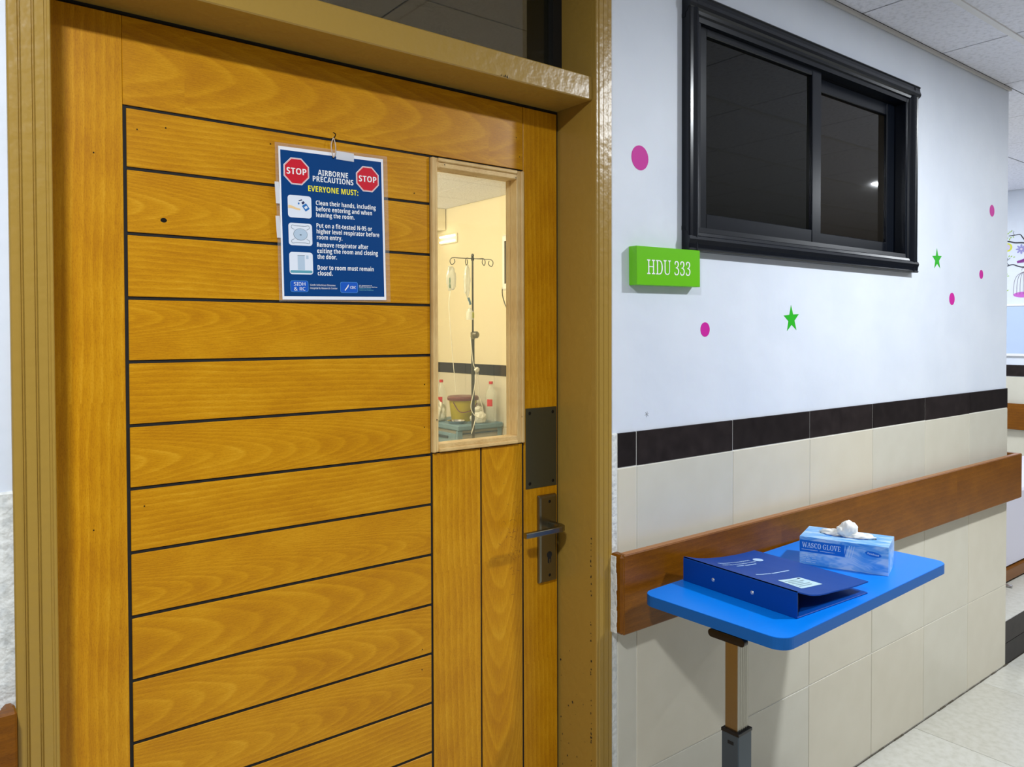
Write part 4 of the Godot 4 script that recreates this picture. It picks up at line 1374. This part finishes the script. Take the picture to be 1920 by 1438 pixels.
func stickers() -> void:
	var dot := func(x: float, y: float, d: float, label: String) -> void:
		var t := thing("dot_sticker", label, "sticker", V(x, y, -0.005), "pink dot stickers")
		part(t, "dot", prism(ngon(28, d / 2, d / 2), 0.0, 0.0006), mats.sticker_pink)
	dot.call(1.4610, 1.9370, 0.0625, "large pink dot sticker between door frame and window")
	dot.call(1.7226, 1.5020, 0.040, "pink dot sticker just below the green room sign")
	dot.call(3.2770, 1.6260, 0.049, "low pink dot sticker under the small green star")
	dot.call(3.5580, 1.7365, 0.038, "small pink dot sticker close to the wall corner, right of the small star")
	dot.call(3.6640, 2.0140, 0.050, "highest pink dot sticker near the wall corner")
	var star := func(x: float, y: float, r: float, turn: float, label: String) -> void:
		var t := thing("star_sticker", label, "sticker", V(x, y, -0.005), "green star stickers")
		var poly := PackedVector2Array()
		for i in 10:
			var a := PI / 2 + TAU * i / 10
			poly.append(Vector2(cos(a), sin(a)) * (r if i % 2 == 0 else r * 0.4))
		part(t, "star", prism(poly, 0.0, 0.0006), mats.sticker_green, Vector3.ZERO, V(0, 0, turn))
	star.call(2.143, 1.5345, 0.0435, 0.06, "larger green star sticker under the dark window")
	star.call(3.142, 1.776, 0.0425, 0.05, "small green star sticker right of the dark window")


# ------------------------------------------------------------------ table and what lies on it

func flat_prism(poly: PackedVector2Array, y0: float, y1: float) -> ArrayMesh:
	var st := tool()
	add_prism(st, poly, y0, y1, false, Transform3D(Basis(V(1, 0, 0), V(0, 0, -1), V(0, 1, 0)), Vector3.ZERO))
	return st.commit()


func overbed_table() -> void:
	var t := thing("overbed_table", "bright blue overbed table on a single steel mast by the wall", "table", V(1.80, 0, 0.25))
	t.rotation.y = 0.035
	part(t, "tabletop", flat_prism(round_rect(0.828, 0.378, 0.034, 8), 0.8640, 0.8652), mats.table_blue)
	part(t, "edge_band", flat_prism(round_rect(0.830, 0.380, 0.035, 8), 0.8395, 0.8642), mats.table_edge)
	# mast: square inner tube with a fluted face, in a dark sleeve
	var mx := -0.272
	var mz := -0.018
	var mast := slab(t, "inner_tube", V(mx - 0.0215, 0.5, mz - 0.018), V(mx + 0.0215, 0.838, mz + 0.018), mats.inner_tube, 0.0015)
	for k in 4:
		part(mast, "flute", cbox(V(0.003, 0.33, 0.0016), 0.0006), mats.inner_tube, V(-0.012 + 0.008 * k, 0, 0.018))
	var sl := slab(t, "sleeve", V(mx - 0.027, 0.11, mz - 0.0235), V(mx + 0.027, 0.553, mz + 0.0235), mats.grey_sleeve, 0.002)
	slab(t, "sleeve_cap", V(mx - 0.028, 0.551, mz - 0.0245), V(mx + 0.028, 0.559, mz + 0.0245), mats.black_plastic, 0.001)
	slab(sl, "slot", V(-0.0275, 0.196, -0.006), V(-0.0265, 0.204, 0.010), mats.groove_black)
	slab(t, "mount", V(mx - 0.06, 0.830, mz - 0.05), V(mx + 0.06, 0.8395, mz + 0.05), mats.black_plastic, 0.001)
	# release paddle under the short edge
	var pd := PackedVector2Array(round_rect(0.094, 0.018, 0.0088, 6))
	var st := tool()
	add_prism(st, pd, -0.007, 0.007, false, Transform3D(Basis(V(0, 0, 1), V(0, 1, 0), V(-1, 0, 0)), Vector3.ZERO))
	var paddle := part(t, "release_paddle", st.commit(), mats.black_plastic, V(-0.388, 0.8195, 0.036))
	slab(paddle, "arm", V(-0.002, -0.001, -0.026), V(0.1, 0.0185, 0.026), mats.black_plastic, 0.002)
	# foot
	slab(t, "base_bar", V(mx - 0.03, 0.07, -0.17), V(mx + 0.03, 0.11, 0.19), mats.grey_sleeve, 0.006)
	for s in [-0.17, 0.19]:
		slab(t, "base_leg", V(mx - 0.05, 0.062, s - 0.022), V(mx + 0.62, 0.1, s + 0.022), mats.grey_sleeve, 0.008)
		for x in [mx, mx + 0.58]:
			part(t, "castor", lathe([Vector2(0.0, -0.013), Vector2(0.029, -0.013), Vector2(0.031, -0.008), Vector2(0.031, 0.008), Vector2(0.029, 0.013), Vector2(0.0, 0.013)], 20), mats.black_plastic, V(x, 0.031, s), V(PI / 2, 0, 0))


func binder() -> void:
	var t := thing("ring_binder", "dark blue lever arch binder lying on the overbed table", "binder", V(1.528, 0.8652, 0.2395))
	t.rotation.y = -0.045
	var hw := 0.164
	slab(t, "back_cover", V(0.0, 0.0, -hw), V(0.282, 0.0035, hw), mats.binder_blue, 0.0012)
	var spine := slab(t, "spine", V(-0.002, 0.0, -hw), V(0.0018, 0.058, hw), mats.binder_blue, 0.001)
	for z in [-0.068, 0.046]:
		part(spine, "rivet", lathe([Vector2(0.0, 0.0012), Vector2(0.0035, 0.001), Vector2(0.0046, 0.0)], 16), mats.rivet, V(-0.0019, -0.003, z), V(0, 0, PI / 2))
	# front cover bends down from the spine; it sags more at the open end nearest the camera
	var H := func(x: float, k: float) -> float:
		var ks := [[0.0, 0.058], [0.02, 0.0525], [0.05, 0.0445], [0.09, 0.0375], [0.14, 0.0315], [0.2, 0.0275], [0.24, 0.0265], [0.3, 0.027]]
		for i in ks.size() - 1:
			if x <= ks[i + 1][0]:
				return lerpf(ks[i][1], ks[i + 1][1], (x - ks[i][0]) / (ks[i + 1][0] - ks[i][0])) - 0.004 * smoothstep(0.55, 1.0, k) * sin(clampf(x / 0.14, 0.0, 1.0) * PI)
		return 0.027
	var st := tool()
	var nx := 20
	var nz := 12
	var thick := 0.0028
	var P := func(i: int, j: int, lift: float) -> Vector3:
		var x := 0.283 * i / nx
		var k := float(j) / nz
		return V(x, H.call(x, k) + lift, lerpf(-hw, hw, k))
	st.set_smooth_group(0)
	for i in nx:
		for j in nz:
			var q := [P.call(i, j, thick), P.call(i + 1, j, thick), P.call(i + 1, j + 1, thick), P.call(i, j + 1, thick)]
			for k in [0, 1, 2, 0, 2, 3]:
				st.add_vertex(q[k])
			q = [P.call(i, j, 0.0), P.call(i, j + 1, 0.0), P.call(i + 1, j + 1, 0.0), P.call(i + 1, j, 0.0)]
			for k in [0, 1, 2, 0, 2, 3]:
				st.add_vertex(q[k])
	st.set_smooth_group(-1)
	for i in nx:
		for j in [0, nz]:
			var q := [P.call(i, j, 0.0), P.call(i + 1, j, 0.0), P.call(i + 1, j, thick), P.call(i, j, thick)]
			for k in ([0, 2, 1, 0, 3, 2] if j == nz else [0, 1, 2, 0, 2, 3]):
				st.add_vertex(q[k])
	for j in nz:
		var q := [P.call(nx, j, 0.0), P.call(nx, j + 1, 0.0), P.call(nx, j + 1, thick), P.call(nx, j, thick)]
		for k in [0, 1, 2, 0, 2, 3]:
			st.add_vertex(q[k])
	st.generate_normals()
	part(t, "front_cover", st.commit(), mats.binder_blue)
	slab(t, "spine_hinge", V(0.004, 0.0035, -hw + 0.004), V(0.009, 0.050, hw - 0.004), mats.binder_inner)
	for z in [-0.045, 0.035]:
		part(t, "ring", tube(curve([V(0.04, 0.0035, z), V(0.036, 0.02, z), V(0.05, 0.033, z), V(0.07, 0.03, z), V(0.078, 0.015, z), V(0.076, 0.0035, z)], 5), 0.0016, 6), mats.chrome)
	slab(t, "arch_base", V(0.03, 0.0035, -0.06), V(0.085, 0.006, 0.06), mats.chrome, 0.0005)
	# print and label on the cover
	# the label follows the bend of the cover
	var drape := func(x0: float, x1: float, z0: float, z1: float, lift: float) -> ArrayMesh:
		var d := tool()
		for i in 8:
			var xa := lerpf(x0, x1, i / 8.0)
			var xb := lerpf(x0, x1, (i + 1) / 8.0)
			for j in 4:
				var za := lerpf(z0, z1, j / 4.0)
				var zb := lerpf(z0, z1, (j + 1) / 4.0)
				var q := []
				for p in [[xa, za], [xb, za], [xb, zb], [xa, zb]]:
					q.append(V(p[0], H.call(p[0], (p[1] + hw) / (2 * hw)) + thick + lift, p[1]))
				face(d, q, (q[1] - q[0]).cross(q[3] - q[0]).normalized() * -1.0)
		return d.commit()
	var print_line := func(x0: float, z0: float, width: float, cap: float, words: String) -> void:
		if not caps.has(sans_bold):
			caps[sans_bold] = raw_text("H", sans_bold).get_aabb()
		var m := raw_text(words, sans_bold)
		var box := m.get_aabb()
		var arrays := m.get_mesh_arrays()
		var sy: float = cap / caps[sans_bold].size.y
		var vs: PackedVector3Array = arrays[Mesh.ARRAY_VERTEX]
		var ns: PackedVector3Array = arrays[Mesh.ARRAY_NORMAL]
		for i in vs.size():
			var x := x0 + (vs[i].x - box.position.x) * width / box.size.x
			var zz: float = z0 - (vs[i].y - caps[sans_bold].position.y) * sy
			vs[i] = V(x, H.call(x, (zz + hw) / (2 * hw)) + thick + 0.0005, zz)
			ns[i] = V(0.1, 1, 0).normalized()
		arrays[Mesh.ARRAY_VERTEX] = vs
		arrays[Mesh.ARRAY_NORMAL] = ns
		arrays[Mesh.ARRAY_TANGENT] = null
		var am := ArrayMesh.new()
		am.add_surface_from_arrays(Mesh.PRIMITIVE_TRIANGLES, arrays)
		part(t, "lettering", am, mats.binder_print)
	print_line.call(0.066, -0.104, 0.122, 0.0066, "SINDH INFECTIOUS DISEASES")
	print_line.call(0.060, -0.088, 0.134, 0.0066, "HOSPITAL & RESEARCH CENTER")
	for q in [[0.098, -0.074, 0.028], [0.131, -0.074, 0.044], [0.068, 0.006, 0.058], [0.130, 0.006, 0.07]]:
		part(t, "print_stroke", drape.call(q[0], q[0] + q[2], q[1] - 0.0045, q[1], 0.0005), mats.binder_print)
	var disc := tool()
	var rim := []
	for i in 20:
		var x := 0.213 + cos(TAU * i / 20) * 0.0135
		var z := -0.099 + sin(TAU * i / 20) * 0.0135
		rim.append(V(x, H.call(x, (z + hw) / (2 * hw)) + thick + 0.0006, z))
	face(disc, rim, V(0, 1, 0))
	part(t, "crest", disc.commit(), mats.binder_print)
	var lb := part(t, "white_label", drape.call(0.082, 0.166, 0.055, 0.118, 0.0006), mats.label_white)
	for k in 5:
		part(lb, "label_line", drape.call(0.092, 0.092 + [0.05, 0.06, 0.044, 0.056, 0.05][k], 0.066 + 0.0095 * k, 0.0695 + 0.0095 * k, 0.001), mats.label_grey)
	part(lb, "label_mark", drape.call(0.15, 0.159, 0.059, 0.064, 0.0012), mats.icon_navy)


func glove_box() -> void:
	var a := V(0.3394, 0, 0.9406)
	var b := V(0.9406, 0, -0.3394)
	var size := V(0.219, 0.075, 0.127)
	var c := V(1.8957, 0.8652, 0.1776) + a * size.x / 2 + b * size.z / 2
	var t := thing("glove_carton", "light blue glove dispenser carton on the far end of the table", "box", c)
	t.basis = Basis(a, V(0, 1, 0), -b)
	var st := tool()
	add_cbox(st, size, 0.0007, V(0, size.y / 2, 0), 0)
	part(t, "carton", st.commit(), mats.carton)
	var zf := size.z / 2 + 0.0002
	slab(t, "name_band", V(-0.1088, 0.034, zf - 0.0002), V(0.004, 0.0655, zf + 0.0001), mats.carton_band)
	lettering(t, "WASCO GLOVE", serif_bold, mats.carton_print, -0.1030, 0.0465, 0.0975, 0.0135, zf + 0.0003)
	var s := tool()
	for k in 3:
		add_cbox(s, V([0.040, 0.034, 0.0][k] + 0.001, 0.0012, 0.0002), 0.0, V([-0.083, -0.04, -0.02][k], 0.0405, zf + 0.0002))
	for r in 5:
		for k in 3:
			add_cbox(s, V(0.008 + 0.003 * ((r + k) % 3), 0.0012, 0.0002), 0.0, V(-0.1 + 0.014 * k, 0.028 - 0.005 * r, zf + 0.0002))
	part(t, "fine_print", s.commit(), mats.carton_print)
	for k in 4:
		var x := 0.0085 + 0.006 * k
		part(t, "slash", prism(PackedVector2Array([V2(x - 0.006, 0.034), V2(x - 0.006 + 0.0022 - 0.0003 * k, 0.034), V2(x + 0.0032 - 0.0003 * k, 0.0655), V2(x + 0.001, 0.0655)]), zf, zf + 0.0002), mats.carton_print if k > 0 else mats.carton_band)
	var badge := part(t, "oval_badge", prism(ngon(28, 0.0195, 0.0068), 0.0, 0.0002), mats.carton_band, V(0.0735, 0.0515, zf), V(0, 0, -0.12))
	lettering(badge, "Powdered", sans_bold, mats.carton_print, -0.0135, -0.0022, 0.027, 0.0046, 0.0004)
	part(t, "slot", prism(round_rect(0.115, 0.045, 0.022, 8), 0.0, 0.0003), mats.carton_band, V(0.0, size.y + 0.0001, 0.0), V(-PI / 2, 0, 0))
	# the glove pulled half out of the slot
	var g := thing("latex_glove", "crumpled white glove pulled out of the blue carton", "glove", c + V(0, size.y + 0.0002, 0))
	g.basis = t.basis
	# rounded lumps of the bunched fingers, joined as seen from the slot
	var lumps := [[V(0.0, 0.014, 0.0), 0.029], [V(0.008, 0.031, 0.002), 0.0195 + 0.0135], [V(-0.011, 0.022, 0.005), 0.0275], [V(0.014, 0.012, -0.006), 0.0265]]
	var bunch := func(p: Vector3, d: Vector3) -> Vector3:
		var r := 0.0
		for l in lumps:
			var mid: Vector3 = l[0]
			var b2 := d.dot(mid)
			var q: float = b2 * b2 - mid.length_squared() + l[1] * l[1]
			if q > 0.0:
				r = maxf(r, b2 + sqrt(q))
		var o := d * r * p.length() * 0.66
		return V(o.x, maxf(o.y, 0.0005), o.z)
	part(g, "bunched_fingers", crumple(Vector3.ONE, 2.2, 0.13, 52, 40, bunch, 2), mats.latex)
	var flat := func(p: Vector3, d: Vector3) -> Vector3: return V(p.x, maxf(p.y, 0.0005), p.z)
	part(g, "cuff_fold", crumple(V(0.036, 0.013, 0.014), 1.6, 0.3, 61, 24, flat), mats.latex, V(0.036, 0, 0.004), V(0, 0.25, 0))
	part(g, "cuff_fold", crumple(V(0.034, 0.014, 0.015), 1.6, 0.3, 67, 24, flat), mats.latex, V(-0.036, 0, -0.002), V(0, -0.15, 0))
